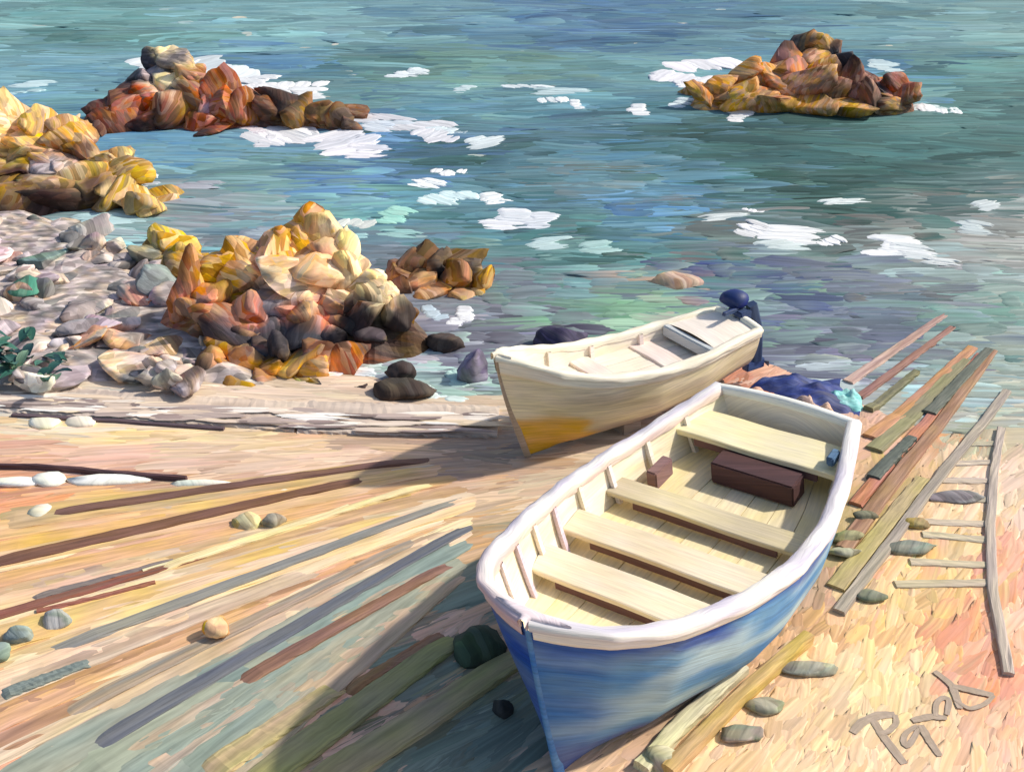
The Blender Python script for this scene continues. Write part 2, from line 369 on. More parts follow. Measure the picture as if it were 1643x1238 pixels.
FL = []  # pale flecks standing for bare canvas, added to the sea
for k in range(170):
    px, py = random.uniform(-60, 1700), random.choice([random.uniform(10, 330), random.uniform(10, 440)])
    p = un(px, py, 0); m = pxm(p)
    if p[1] < 17 or (p[0] < -3 and p[1] < 23): continue
    c = hx(random.choice(['#d5cdb8', '#b8c4bc', '#a8c4c4', '#c8c8bc', '#9cb8b8'])); L = random.uniform(14, 46) * m
    FL.append((p[0], p[1], random.gauss(0, .04), L, random.uniform(2.5, 5) * m * p[1] / 7, 0, *c, *(c * .8)))
tag(link('canvas_flecks', dabs('canvas_flecks', FL, lambda x, y: sea_z(x, y) + .012, M_FOAM, .004, .004), M_FOAM), 'fine pale flecks of bare canvas added over the open sea', 'canvas_fleck', kind='stuff')

# ground brush marks: follow the lie of the timbers on the left, the slip on the right
def gdir(x, y):
    if x > 1.2 + (y - 6) * 0.2: return math.radians(58)
    return math.radians(float(np.interp(y, [5.5, 7.5, 9.5, 11, 12.3], [43, 38, 24, 9, -2])))
S = []
for k in range(5200):
    py = random.uniform(590, 1330); px = random.uniform(-140, 1780)
    p = on_ground(px, py)
    if p[1] > np.interp(p[0], SHX, SHY) + 0.1: continue
    m = pxm(p)
    right = p[0] > 1.2 + (p[1] - 6) * 0.2
    L = random.uniform(90, 300) * m * (0.6 if right else 1); W = random.uniform(12, 30) * m * 1.2
    S.append((p[0], p[1], gdir(p[0], p[1]) + random.gauss(0, 0.10 if not right else 0.16), L, W, random.gauss(0, 0.04)))
A = np.array(S)
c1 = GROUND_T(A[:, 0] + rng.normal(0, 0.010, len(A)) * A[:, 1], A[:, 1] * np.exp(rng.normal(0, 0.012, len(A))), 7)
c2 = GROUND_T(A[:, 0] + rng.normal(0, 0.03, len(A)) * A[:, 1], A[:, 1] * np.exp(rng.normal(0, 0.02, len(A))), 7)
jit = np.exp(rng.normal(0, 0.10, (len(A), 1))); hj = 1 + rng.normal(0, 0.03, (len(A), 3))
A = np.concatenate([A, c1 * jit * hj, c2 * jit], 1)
EX = []
for px, py, w, h in [(590, 1062, 70, 40), (600, 1085, 90, 26), (430, 1140, 90, 26), (500, 1132, 70, 22), (640, 1136, 80, 26), (700, 1010, 110, 30), (745, 1000, 80, 26), (620, 1000, 60, 16), (560, 1190, 80, 22), (460, 1215, 90, 22)]:
    p = on_ground(px, py); m = pxm(p)
    for q in range(3): EX.append((p[0] + random.gauss(0, .08), p[1] + random.gauss(0, .08), .7 + random.gauss(0, .2), w * m * random.uniform(.8, 1.3), h * m * random.uniform(.8, 1.3), random.gauss(0, .08), *hx('#f2b89a'), *hx('#e8bc98')))
A = np.concatenate([A, np.array(EX)], 0)
o = link('sand_streaks', dabs('sand_streaks', A, ground_z, M_SAND, 0.004, 0.0022), M_SAND)
tag(o, 'smeared streaks of peach, ochre and grey green sand over the beach, bow shade painted in', 'sand', kind='stuff')

# ------------------------------------------------------------------ foam, one mark after another, on the sea
FOAM = [ # px, py, length px, width px, tilt deg (on the water), bend, colour
 (322, 104, 62, 34, 20, .1, '#e4eaea'), (375, 130, 60, 26, -25, 0, '#f2f2f2'), (400, 150, 70, 22, -20, .1, '#f0eff0'), (490, 153, 84, 17, 0, .08, '#f4f4f4'), (486, 138, 22, 16, 60, 0, '#f0f0f0'),
 (540, 178, 60, 16, -8, 0, '#dcd8dc'), (590, 190, 92, 24, -14, 0, '#e0dde2'), (620, 205, 80, 20, -8, 0, '#d8e0e6'), (400, 208, 44, 26, 10, 0, '#ecdfe4'), (470, 222, 120, 24, -12, .05, '#f3f0f2'), (560, 225, 110, 24, 12, .1, '#f4f1f3'), (580, 240, 90, 16, 0, .05, '#f0ecef'), (430, 228, 40, 14, 0, 0, '#e8e6ea'),
 (655, 114, 62, 14, -10, .22, '#e6eef0'), (745, 146, 44, 11, -5, .05, '#c8dcde'), (850, 143, 44, 14, -22, .2, '#e4ecee'), (905, 150, 110, 8, 0, 0, '#b8cfd2'), (925, 168, 34, 9, 0, 0, '#eef0f0'), (885, 163, 22, 10, -40, 0, '#e8eeee'), (1022, 176, 44, 14, 0, .05, '#f2f2f2'), (1098, 168, 40, 13, -8, 0, '#d5e2e6'), (1188, 182, 54, 17, -3, .05, '#f6f4f4'),
 (716, 213, 54, 14, 12, 0, '#cfdde2'), (675, 206, 80, 22, -12, .05, '#dcdce0'), (700, 220, 50, 16, 20, 0, '#e0e0e6'), (780, 229, 84, 14, 8, .1, '#dfe9ea'), (720, 272, 18, 17, 60, 0, '#f4f4f4'), (686, 296, 66, 14, -14, 0, '#eef3f2'), (722, 322, 64, 22, -20, .12, '#d4ecec'), (790, 322, 54, 14, 10, 0, '#eef3f3'), (812, 352, 130, 24, -3, .06, '#eceef2'), (860, 356, 90, 18, 0, 0, '#e4e8ee'), (880, 388, 96, 14, 4, .05, '#bcd4d4'), (632, 345, 70, 20, -8, 0, '#a4dccb'), (640, 372, 90, 10, -3, 0, '#9cc8c2'), (955, 395, 90, 14, 5, .08, '#a8ccc8'),
 (1132, 108, 44, 22, -30, 0, '#f2eef2'), (1214, 107, 30, 17, 20, .2, '#efeaee'), (1112, 126, 54, 24, 18, 0, '#f0eef2'), (1092, 132, 24, 14, 0, 0, '#eeeef0'), (1355, 326, 90, 8, 4, .05, '#e6eeec'), (1160, 352, 110, 8, 4, 0, '#d5dcda'), (1208, 340, 14, 11, 30, 0, '#f2f2f2'), (1262, 376, 140, 20, -2, .03, '#f0f2f2'), (1215, 372, 50, 18, -20, 0, '#f4f4f4'), (1255, 392, 90, 10, 2, 0, '#cfdcda'), (1338, 386, 32, 16, -20, 0, '#f0f2f2'), (1436, 392, 112, 26, -2, 0, '#eef0f0'), (1475, 402, 90, 20, -8, 0, '#e2e6e6'), (1505, 418, 70, 8, -6, .08, '#e0e4e2'), (1495, 172, 70, 8, -3, 0, '#d0e0e0'), (1510, 174, 14, 14, 40, 0, '#eef2f2'), (1585, 335, 60, 14, 8, .1, '#ccd6d6'), (1570, 365, 70, 14, -6, 0, '#c0cccc'), (1420, 104, 60, 10, 0, 0, '#c5d8d8'),
 (742, 508, 50, 26, -4, 0, '#eceff2'), (700, 502, 44, 22, 10, 0, '#b8ccd8'), (490, 608, 28, 22, 10, 0, '#f4f2f4'), (540, 612, 56, 30, 15, 0, '#eae8ee'), (590, 640, 70, 20, -15, .05, '#f0eff0'), (640, 655, 80, 14, -8, 0, '#e8e8e6'), (585, 562, 60, 13, -6, 0, '#dfe8ea'), (600, 580, 50, 22, 5, 0, '#c4dcd8'), (700, 632, 36, 34, 30, 0, '#e0efec'), (730, 650, 60, 22, -10, 0, '#dcebe6'), (585, 600, 60, 16, -10, 0, '#dfe6ea'), (735, 605, 54, 22, -10, .1, '#c2e2d8'),
 (55, 132, 64, 10, 3, 0, '#c4dde0'), (35, 150, 44, 12, -10, 0, '#b0d0d4'), (188, 258, 54, 12, 0, 0, '#d8dcde'), (215, 280, 60, 14, -16, 0, '#d5dce0'), (235, 300, 40, 12, 0, 0, '#b9c0c8'), (170, 352, 110, 12, 3, 0, '#b9d8da'), (182, 396, 90, 20, -4, 0, '#98d2d8'), (345, 415, 36, 20, 20, 0, '#a9d4da'), (575, 378, 36, 12, 0, 0, '#a5cdcd'), (570, 355, 20, 18, 40, 0, '#d8dcd4'), (320, 300, 90, 10, 0, 0, '#a8a8b2'), (420, 370, 70, 12, 0, 0, '#98a8b4'),
 (1420, 1, 120, 6, 0, 0, '#8ab0b0'),
]
for f in FOAM:
    p = un(f[0], f[1], 0.0); m = pxm(p)
    L = f[2] * m; W = f[3] * m * (math.hypot(p[1], 7) / 7.0)
    a = math.radians(f[4]) * math.copysign(1, 1)
    a = math.atan2(math.sin(a) * math.hypot(p[1], 7) / 7.0, math.cos(a))
    L = L * math.hypot(math.cos(a), math.sin(a)) / max(0.35, math.cos(a)) if abs(a) < 1.2 else W
    W = min(W, 2.2 * L); c = hx(f[6])
    rows = []
    nq = 3 if f[2] < 45 else 5
    under = SEA_T(np.array([p[0]]), np.array([p[1]]))[0]
    for q in range(nq):
        t = random.uniform(-.16, .16); k = (q + .5) / nq - .5
        cc = mixc(c, under, random.choice([0, 0, 0, .15])) * random.uniform(.94, 1.04)
        rows.append((p[0] + L * t * math.cos(a) - k * W * math.sin(a), p[1] + L * t * math.sin(a) + k * W * math.cos(a), a + random.gauss(0, .10), L * random.uniform(.6, 1.0), W * random.uniform(.32, .55), f[5] * 1.8 + random.gauss(0, .06), *cc, *mixc(cc, under, random.uniform(0, .3))))
    # crests stand a little above the water behind the rocks
    me = dabs('foam_streak', rows, lambda x, y: sea_z(x, y) + 0.018, M_FOAM, 0.02, 0.010, 12, 8, .7)
    link('foam_streak', me, M_FOAM, sea)

# ------------------------------------------------------------------ stones
_bm = bmesh.new(); bmesh.ops.create_icosphere(_bm, subdivisions=3, radius=1.0)
ICO_V = np.array([v.co[:] for v in _bm.verts]); ICO_F = np.array([[v.index for v in f.verts] for f in _bm.faces]); _bm.free()
_bm = bmesh.new(); bmesh.ops.create_icosphere(_bm, subdivisions=2, radius=1.0)
ICO2_V = np.array([v.co[:] for v in _bm.verts]); ICO2_F = np.array([[v.index for v in f.verts] for f in _bm.faces]); _bm.free()

def stone_mesh(name, center, size, color, tilt=0.0, rough=0.22, spread=0.16, fine=False, flat=False, others=None, cuts=9, cut=(.55, .92), field=None):
    """an uneven knocked-about stone: cut by random planes, then dented; coloured in dabs"""
    V = (ICO_V if fine else ICO2_V).copy(); Fc = ICO_F if fine else ICO2_F
    for k in range(cuts):
        nrm = rng.normal(0, 1, 3); nrm /= np.linalg.norm(nrm)
        d = V @ nrm; h = rng.uniform(*cut)
        V -= np.clip(d - h, 0, None)[:, None] * nrm[None] * 0.92
    sd = random.uniform(0, 50)
    V *= (1 + rough * vnoise(V, 1.7, sd) + 0.55 * rough * vnoise(V, 4.6, sd))[:, None]
    C = np.repeat(np.asarray(color)[None], len(V), 0)
    for k in range(7):
        c = rng.normal(0, 1, 3); c /= np.linalg.norm(c)
        w = np.clip((ICO_V if fine else ICO2_V) @ c - rng.uniform(.35, .7), 0, .12) / .12
        alt = (np.asarray(color) * math.exp(random.gauss(0, spread)) * (1 + rng.normal(0, .06, 3))) if not others or random.random() < .75 else hx(random.choice(others))
        C = C * (1 - w[:, None]) + alt[None] * w[:, None]
    U0 = V.copy()
    a = random.uniform(0, 6.28)
    V = V * np.array(size)[None] * 0.5 * 1.12
    ca, sa = math.cos(tilt), math.sin(tilt)
    x, z = V[:, 0] * ca - V[:, 2] * sa, V[:, 0] * sa + V[:, 2] * ca
    V = np.stack([x, V[:, 1], z], -1) + np.asarray(center)[None]
    if field is not None: C = mixc(field(V), C, .3)
    UV = np.stack([V[:, 0] * math.cos(a) + V[:, 2] * math.sin(a) + V[:, 1] * .3, -V[:, 0] * math.sin(a) + V[:, 2] * math.cos(a) + V[:, 1] * .6], -1)
    return mesh_np(name, V, Fc, C, UV, smooth=not flat)

def outcrop(name, label, stones, Yb, Yt, pyb, pyt, core_col, slope=1.5, back=12, extra=None, others=None, group=None, depth=0.9):
    pts = []
    for s in stones:
        t = (pyb - s[1]) / (pyb - pyt)
        Y = Yb + (Yt - Yb) * t
        p = un_y(s[0], s[1], Y); m = pxm(p)
        pts.append((p, s[2] * m, s[3] * m, hx(s[4])))
    base = np.mean([q[0] for q in pts], 0)
    root = empty(name, (base[0], base[1], -0.05), label, 'rock', group)
    R = []
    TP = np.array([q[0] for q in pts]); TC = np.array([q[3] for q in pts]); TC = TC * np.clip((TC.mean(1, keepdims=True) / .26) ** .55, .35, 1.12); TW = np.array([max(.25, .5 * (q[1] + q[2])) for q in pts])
    def field(V):   # patches of colour that run across the stones
        wx = V[:, 0] + .16 * smooth_noise2(V[:, 0] + V[:, 1], V[:, 2] * 1.3, 5, 41); wz = V[:, 2] + .16 * smooth_noise2(V[:, 0], V[:, 2] + V[:, 1], 5.5, 42)
        d = ((wx[:, None] - TP[None, :, 0]) ** 2 + .35 * (V[:, 1][:, None] - TP[None, :, 1]) ** 2 + 1.3 * (wz[:, None] - TP[None, :, 2]) ** 2) / TW[None] ** 2
        w = (d + .01) ** -5.0
        return (w @ TC) / w.sum(1, keepdims=True)
    for p, w, h, c in pts:
        h2 = max(h * 1.2, 0.28 * w)
        d = depth * max(w, h2) * 1.1
        q = p + np.array([0, d * 0.30, 0])
        R.append((q, w, h2, d))
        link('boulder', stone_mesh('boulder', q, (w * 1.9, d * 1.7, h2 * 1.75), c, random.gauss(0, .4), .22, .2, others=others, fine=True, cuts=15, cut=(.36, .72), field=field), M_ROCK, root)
    for k in range(back):   # the side away from the slip
        q, w, h2, d = random.choice(R)
        z = max(-0.1, q[2] - random.uniform(.25, .6) * max(h2, .3))
        link('boulder', stone_mesh('boulder', (q[0] + random.uniform(-.4, .4) * w, q[1] + d * random.uniform(.7, 1.2), z), (w * 1.6, d * 1.4, h2 * 1.5), hx(random.choice(stones)[4]), random.gauss(0, .3), .2, .22, others=others, fine=True, cuts=15, cut=(.36, .72), field=field), M_ROCK, root)
    # the mass the stones break out of
    qs = np.array([r[0] for r in R]); ws = np.array([r[1] for r in R]); hs = np.array([r[2] for r in R])
    xs = np.arange(qs[:, 0].min() - 1.2, qs[:, 0].max() + 1.2, 0.09); ys = np.arange(qs[:, 1].min() - 1.0, qs[:, 1].max() + 2.0, 0.09)
    def mass(x, y):
        d = np.sqrt((x[:, None] - qs[None, :, 0]) ** 2 + (y[:, None] - qs[None, :, 1]) ** 2)
        z = qs[None, :, 2] + .18 * hs[None] - slope * np.clip(d - 0.30 * ws[None], 0, None) ** 0.9
        kb = z.argmax(1); zm = z.max(1)
        zm = zm + .13 * np.log(np.exp((z - zm[:, None]) / .13).sum(1)) - .12
        return np.maximum(zm + 0.07 * smooth_noise2(x, y, 7, 21) + .06 * smooth_noise2(x, y, 15, 22), -.5), kb
    X, Y = np.meshgrid(xs, ys, indexing='ij'); x, y = X.ravel(), Y.ravel()
    z, kb = mass(x, y)
    cols = np.array([hx(s[4]) for s in stones])[kb]
    C = mixc(field(np.stack([x, y, z], -1)), hx(core_col)[None], 0.15) * (1 + 0.08 * rng.normal(0, 1, (len(x), 1)))
    link('rock_core', mesh_np('rock_core', np.stack([x, y, z], -1), grid_faces(len(xs), len(ys))[:, ::-1], C, np.stack([x + z * .4, y + z], -1), smooth=False), M_ROCK, root)
    return root

TL = [(245,105,30,36,'#55555f'),(262,96,30,28,'#e5d0a0'),(278,104,36,20,'#77707a'),(248,120,42,22,'#9a9aa5'),(287,115,32,20,'#e8c98a'),(265,136,56,25,'#e8d2a2'),(292,132,30,22,'#d8b880'),(225,128,26,24,'#565660'),(305,140,44,26,'#b5764a'),(200,152,50,25,'#7a5a55'),(165,176,50,22,'#7a4a42'),(240,166,42,50,'#d06f35'),(205,180,50,38,'#b0603c'),(282,152,24,30,'#66605f'),(305,172,45,40,'#ad804f'),(335,152,50,40,'#bd6d3e'),(340,176,30,24,'#bd92a0'),(357,190,50,45,'#c8703e'),(322,204,36,28,'#dd804a'),(270,190,60,34,'#785448'),(220,206,42,24,'#453230'),(180,202,60,34,'#855542'),(150,216,50,24,'#68463e'),(392,182,50,30,'#ad6a40'),(430,182,40,30,'#6a4c3a'),(460,166,60,20,'#57443e'),(472,190,50,30,'#967542'),(510,187,60,28,'#966838'),(538,197,44,22,'#775a48'),(330,218,60,18,'#544240'),(120,222,40,20,'#7d5844'),(110,208,40,16,'#b08055'),(375,165,30,24,'#a86240'),(560,205,26,14,'#6d5548')]
LO = [(6,196,50,58,'#f0c98a'),(16,226,60,34,'#e8b870'),(60,216,60,26,'#d8a860'),(92,206,44,28,'#e0b070'),(60,236,90,22,'#d8a055'),(112,230,60,26,'#cd9454'),(30,256,50,30,'#b89e5e'),(130,246,40,30,'#86644f'),(75,270,50,26,'#b9aaaa'),(107,275,52,18,'#f0d8c5'),(30,282,50,30,'#5a3632'),(118,291,120,18,'#d4ad6c'),(162,266,40,24,'#d4ad66'),(8,306,40,40,'#b08845'),(60,300,32,16,'#e0b860'),(104,312,120,38,'#573a32'),(92,336,80,26,'#452b28'),(190,286,50,26,'#b08840'),(200,310,60,26,'#c49e5c'),(222,332,50,28,'#d4ad6c'),(170,332,60,20,'#a08050'),(15,338,50,24,'#94704a'),(-30,230,70,60,'#e5b878'),(-30,290,70,60,'#a8825a'),(150,305,60,30,'#6a4a3a'),(236,342,36,16,'#c9a874')]
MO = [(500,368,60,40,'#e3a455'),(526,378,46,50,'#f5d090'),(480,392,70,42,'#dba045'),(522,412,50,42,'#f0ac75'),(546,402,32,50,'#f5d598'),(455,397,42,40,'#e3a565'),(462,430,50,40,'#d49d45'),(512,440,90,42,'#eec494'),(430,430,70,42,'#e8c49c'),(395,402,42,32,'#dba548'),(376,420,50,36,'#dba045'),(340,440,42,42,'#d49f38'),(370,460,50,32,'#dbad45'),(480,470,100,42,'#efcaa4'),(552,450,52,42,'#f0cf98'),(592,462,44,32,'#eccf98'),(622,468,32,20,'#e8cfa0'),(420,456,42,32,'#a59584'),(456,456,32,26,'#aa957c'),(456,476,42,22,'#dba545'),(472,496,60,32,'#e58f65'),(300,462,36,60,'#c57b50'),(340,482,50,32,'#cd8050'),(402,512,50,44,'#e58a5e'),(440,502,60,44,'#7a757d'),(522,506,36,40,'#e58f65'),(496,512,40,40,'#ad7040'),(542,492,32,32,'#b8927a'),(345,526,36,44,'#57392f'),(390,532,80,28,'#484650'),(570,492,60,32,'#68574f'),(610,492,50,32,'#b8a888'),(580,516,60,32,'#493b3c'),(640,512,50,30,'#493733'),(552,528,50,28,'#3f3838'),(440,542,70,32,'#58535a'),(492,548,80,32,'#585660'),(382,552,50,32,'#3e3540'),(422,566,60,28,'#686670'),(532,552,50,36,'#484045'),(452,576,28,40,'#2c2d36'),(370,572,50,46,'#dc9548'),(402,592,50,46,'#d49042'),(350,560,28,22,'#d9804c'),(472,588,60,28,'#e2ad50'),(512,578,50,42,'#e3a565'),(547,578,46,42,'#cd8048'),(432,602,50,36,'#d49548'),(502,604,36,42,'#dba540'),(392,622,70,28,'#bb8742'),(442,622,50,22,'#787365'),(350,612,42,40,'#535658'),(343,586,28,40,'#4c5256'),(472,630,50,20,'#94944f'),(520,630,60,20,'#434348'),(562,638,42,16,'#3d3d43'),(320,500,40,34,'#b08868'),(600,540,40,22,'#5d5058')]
BRK = [(690,415,42,30,'#785635'),(660,432,42,36,'#876542'),(730,427,60,30,'#876538'),(706,432,24,34,'#45454b'),(756,442,32,34,'#454a50'),(736,456,50,36,'#bd8848'),(680,457,42,32,'#d4a068'),(771,457,36,34,'#bd9048'),(692,477,50,24,'#d4a068'),(742,482,50,20,'#ad9370'),(640,448,42,22,'#a87858'),(652,472,32,26,'#685750'),(765,478,30,16,'#b89a60')]
RI = [(1285,80,42,22,'#574b44'),(1311,83,32,22,'#d4a558'),(1336,86,24,22,'#45454a'),(1300,102,50,30,'#bd8858'),(1270,108,42,30,'#b07862'),(1350,106,46,28,'#484850'),(1322,116,42,36,'#d49f52'),(1280,126,60,36,'#cd8860'),(1260,146,60,38,'#cd9062'),(1302,146,60,40,'#bd8258'),(1222,132,50,26,'#cd8f52'),(1190,127,42,22,'#d49f52'),(1150,147,50,30,'#c9904d'),(1180,157,60,26,'#dba558'),(1220,162,60,24,'#c48f45'),(1246,170,70,18,'#967542'),(1332,156,60,36,'#785c44'),(1362,136,42,40,'#966550'),(1390,131,30,18,'#45454a'),(1386,152,50,30,'#b07862'),(1412,152,42,22,'#4e484d'),(1402,170,46,22,'#786650'),(1440,147,50,22,'#bd7052'),(1452,162,40,18,'#77564a'),(1302,176,70,16,'#cd9952'),(1352,176,80,14,'#bd9048'),(1430,173,40,13,'#a58452'),(1128,158,36,18,'#c9945a')]
outcrop('rock_outcrop', 'rust brown two humped rock islet with pale grey cap at upper left of the sea', TL, 26.6, 29.2, 225, 85, '#8a6048', others=['#b86a3c', '#5a4640', '#c88a50'])
outcrop('rock_outcrop', 'golden ochre outcrop with dark brown foot at the left edge of the sea', LO, 20.6, 23.5, 350, 175, '#a07a4a', others=['#e0b878', '#6a4838', '#c89a58'])
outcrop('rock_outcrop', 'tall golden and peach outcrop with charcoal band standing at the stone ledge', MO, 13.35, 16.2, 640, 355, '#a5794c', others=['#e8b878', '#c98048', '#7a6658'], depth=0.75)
outcrop('rock_outcrop', 'small golden rock at the head of the grey stone bank', [(270,397,50,40,'#d8ad45'),(286,420,46,32,'#d8ad45'),(254,390,36,30,'#b5a05a'),(310,430,44,34,'#c99a50'),(262,430,50,26,'#9a8a68'),(240,412,40,24,'#8a908a')], 17.2, 18.2, 445, 380, '#b09050', back=3, others=['#e0b858', '#a88848'])
outcrop('rock_outcrop', 'low brown rock with ochre face just offshore beyond the charcoal stones', BRK, 16.5, 17.7, 490, 405, '#7a6040', back=4)
outcrop('rock_outcrop', 'orange brown peaked islet with black flank at upper right of the sea', RI, 29.0, 31.5, 182, 72, '#a07850', others=['#d09a58', '#b87058', '#6a5040'])

# single dark rocks awash in the cove
def rock(px, py, w, h, c, label, name='sea_rock', z=0.0, cat='rock', group=None, others=None, mat=None):
    p = un(px, py + h * .3, z); m = pxm(p)
    sz = (w * m * 1.1, w * m * .8, h * m * 1.25)
    r = link(name, stone_mesh(name, (0, 0, 0), sz, hx(c), random.gauss(0, .15), fine=True, others=others), mat or M_ROCK)
    r.location = (p[0], p[1], p[2] + sz[2] * .22)
    return tag(r, label, cat, group)
rock(715, 545, 52, 28, '#4f4642', 'small dark brown rock awash between the ochre outcrop and the cream boat')
rock(905, 543, 84, 34, '#4a4460', 'dark violet rock in the water behind the cream boat gunwale', others=['#3f3a58', '#6a5a68'])
rock(760, 590, 44, 52, '#8a8298', 'mauve grey rock beside the stem of the cream boat', others=['#9a92a8', '#6a6478'])
rock(642, 597, 44, 28, '#4c403e', 'dark brown rock in cove foam, upper of a touching pair')
rock(650, 622, 84, 28, '#53463f', 'broad flat dark rock in cove foam, lower of a touching pair')
rock(1085, 455, 70, 22, '#c9a48c', 'peach coloured rock just under water beyond the cream boat', z=-0.08)

# grey shingle on the left shore: separate stones
SH = [(145,535,45,22,'#e5a070'),(200,545,45,45,'#e0ac78'),(190,442,34,16,'#e88f70'),(240,466,54,22,'#e09a78'),(150,596,38,26,'#d8904f'),(26,470,34,52,'#dcb494'),(130,570,42,42,'#dcc4a8'),(292,612,42,34,'#77625c'),(330,600,42,50,'#dcbc9c'),(240,500,38,36,'#788080'),(260,452,52,36,'#7d8383'),(60,420,54,50,'#789088'),(45,456,34,30,'#4f7a68'),(95,412,50,30,'#888080'),(30,400,60,34,'#8a8080'),(270,560,50,34,'#cfae90'),(300,540,40,40,'#d5c09a'),(310,500,36,40,'#d9c8a4'),(215,590,60,30,'#e5c0a0'),(100,600,60,36,'#b8b0a4'),(60,560,50,40,'#c8b0a4')]
GREYS = ['#b0a4a2', '#c0b2ae', '#d2c2b8', '#988c88', '#dccdbe', '#b8a8ac', '#ccbaa8', '#8a827e', '#a89a90', '#d8bfa8', '#7a7876']
placed = []
for s in SH:
    placed.append(s)
tries = 0
while len(placed) < 185 and tries < 9000:
    tries += 1
    px, py = random.uniform(-60, 345), random.uniform(355, 606)
    if px > np.interp(py, [355, 420, 480, 615], [140, 230, 330, 345]): continue
    w = random.uniform(20, 74) if py < 560 else random.uniform(18, 40)
    if any(abs(px - q[0]) < .42 * (w + q[2]) * .8 and abs(py - q[1]) < .30 * (w * .6 + q[3]) for q in placed): continue
    placed.append((px, py, w, random.uniform(22, 36), random.choice(GREYS)))
shore = empty('stone_bank', un(150, 500, 0.1), 'grey and lilac stone bank along the left shore between the ochre rocks', 'rocks')
for s in sorted(placed, key=lambda q: q[1]):
    z = 0.16 + 0.22 * math.sin(s[0] * .03) * math.sin(s[1] * .045)
    p = un(s[0], s[1], max(0.05, z)); m = pxm(p)
    link('stone', stone_mesh('stone', p - np.array([0, 0, .03]), (s[2] * m * 2.0, s[2] * m * 1.8, max(.2, s[3] * m * 1.0)), hx(s[4]), random.gauss(0, .18), .2, .18, others=GREYS, fine=True, cuts=14, cut=(.36, .75)), M_ROCK, shore)
xs = np.arange(-12, -2.0, .15); ys = np.arange(12.8, 22, .15)
X, Y = np.meshgrid(xs, ys, indexing='ij'); x, y = X.ravel(), Y.ravel()
edge = np.interp(y, [12.8, 14, 16, 18, 20.5, 22], [-2.9, -3.6, -5.0, -6.6, -9.0, -12])
z = np.minimum(np.clip((edge - x) * .35, -.6, .20), (y - 13.25) * .5) + .06 * smooth_noise2(x, y, 4, 31)
link('gravel_bed', mesh_np('gravel_bed', np.stack([x, y, z], -1), grid_faces(len(xs), len(ys))[:, ::-1], np.array([hx(random.choice(GREYS)) for _ in x]), np.stack([x, y], -1), False), M_ROCK, shore)

# ------------------------------------------------------------------ timber pieces
def bar(name, P, width, height, col, parent=None, mat=None, col2=None, seg=14, wob=0.007, taper=(1, 1), sink=False, drape=False):
    """a squared, slightly worn and bowed timber along the points P (its foot line)"""
    P = np.asarray(P, float)
    s = np.concatenate([[0], np.cumsum(np.linalg.norm(np.diff(P, axis=0), axis=1))])
    t = np.linspace(0, s[-1], seg + 1)
    Q = np.stack([np.interp(t, s, P[:, k]) for k in range(3)], -1)
    if sink or drape:
        Q[:, 2] = np.maximum(ground_z(Q[:, 0], Q[:, 1]), -.03) + max(0, P[0, 2] - max(-.03, gz(P[0, 0], P[0, 1])))
    if sink:   # the ends disappear into the sand
        e = np.clip(1 - np.minimum(t, s[-1] - t) / (.12 * s[-1]), 0, 1); Q[:, 2] -= height * .95 * e ** 1.5
    T = np.gradient(Q, axis=0); T /= np.linalg.norm(T, axis=1, keepdims=True)
    Up = np.array([0, 0, 1.0]); Sd = np.cross(T, Up[None]); Sd /= np.linalg.norm(Sd, axis=1, keepdims=True)
    Un = np.cross(Sd, T)
    sec = np.array([(-.5, 0), (-.5, .35), (-.48, .82), (-.40, .97), (-.15, 1.02), (.15, 1.0), (.40, .97), (.48, .82), (.5, .35), (.5, 0)])
    k = np.linspace(taper[0], taper[1], seg + 1)
    V, C, UV = [], [], []
    c1 = hx(col); c2 = hx(col2) if col2 else c1
    for i in range(seg + 1):
        for j, (a, b) in enumerate(sec):
            w = width * k[i] * (1 + random.gauss(0, .03)); h = height
            pt = Q[i] + Sd[i] * (a * w + random.gauss(0, wob * .5)) + Un[i] * (b * h + random.gauss(0, wob * .4))
            V.append(pt)
            f = .5 + .5 * mnoise.noise(Vector((t[i] * 1.3 + Q[0][0] * 5, j * .9, Q[0][1] * 3)))
            C.append(mixc(c1, c2, f)); UV.append((t[i], j * .04 + Q[0][0]))
    n = len(sec)
    F = grid_faces(seg + 1, n, True)
    me_v = V; V = np.array(V); extra = []
    F = [list(q) for q in F]
    for i0, rev in ((0, False), (seg, True)):
        idx = [i0 * n + j for j in range(n)]
        for a in range(1, n // 2):
            q = [idx[a - 1], idx[a], idx[n - 1 - a], idx[n - a]]
            F.append(q if rev else q[::-1])
    me = mesh_np(name, V, np.array(F), np.array(C), np.array(UV), smooth=False)
    return link(name, me, mat or M_WOOD, parent)

def gline(pts, dz=0.0):
    return [on_ground(a, b) + np.array([0, 0, dz]) for a, b in pts]

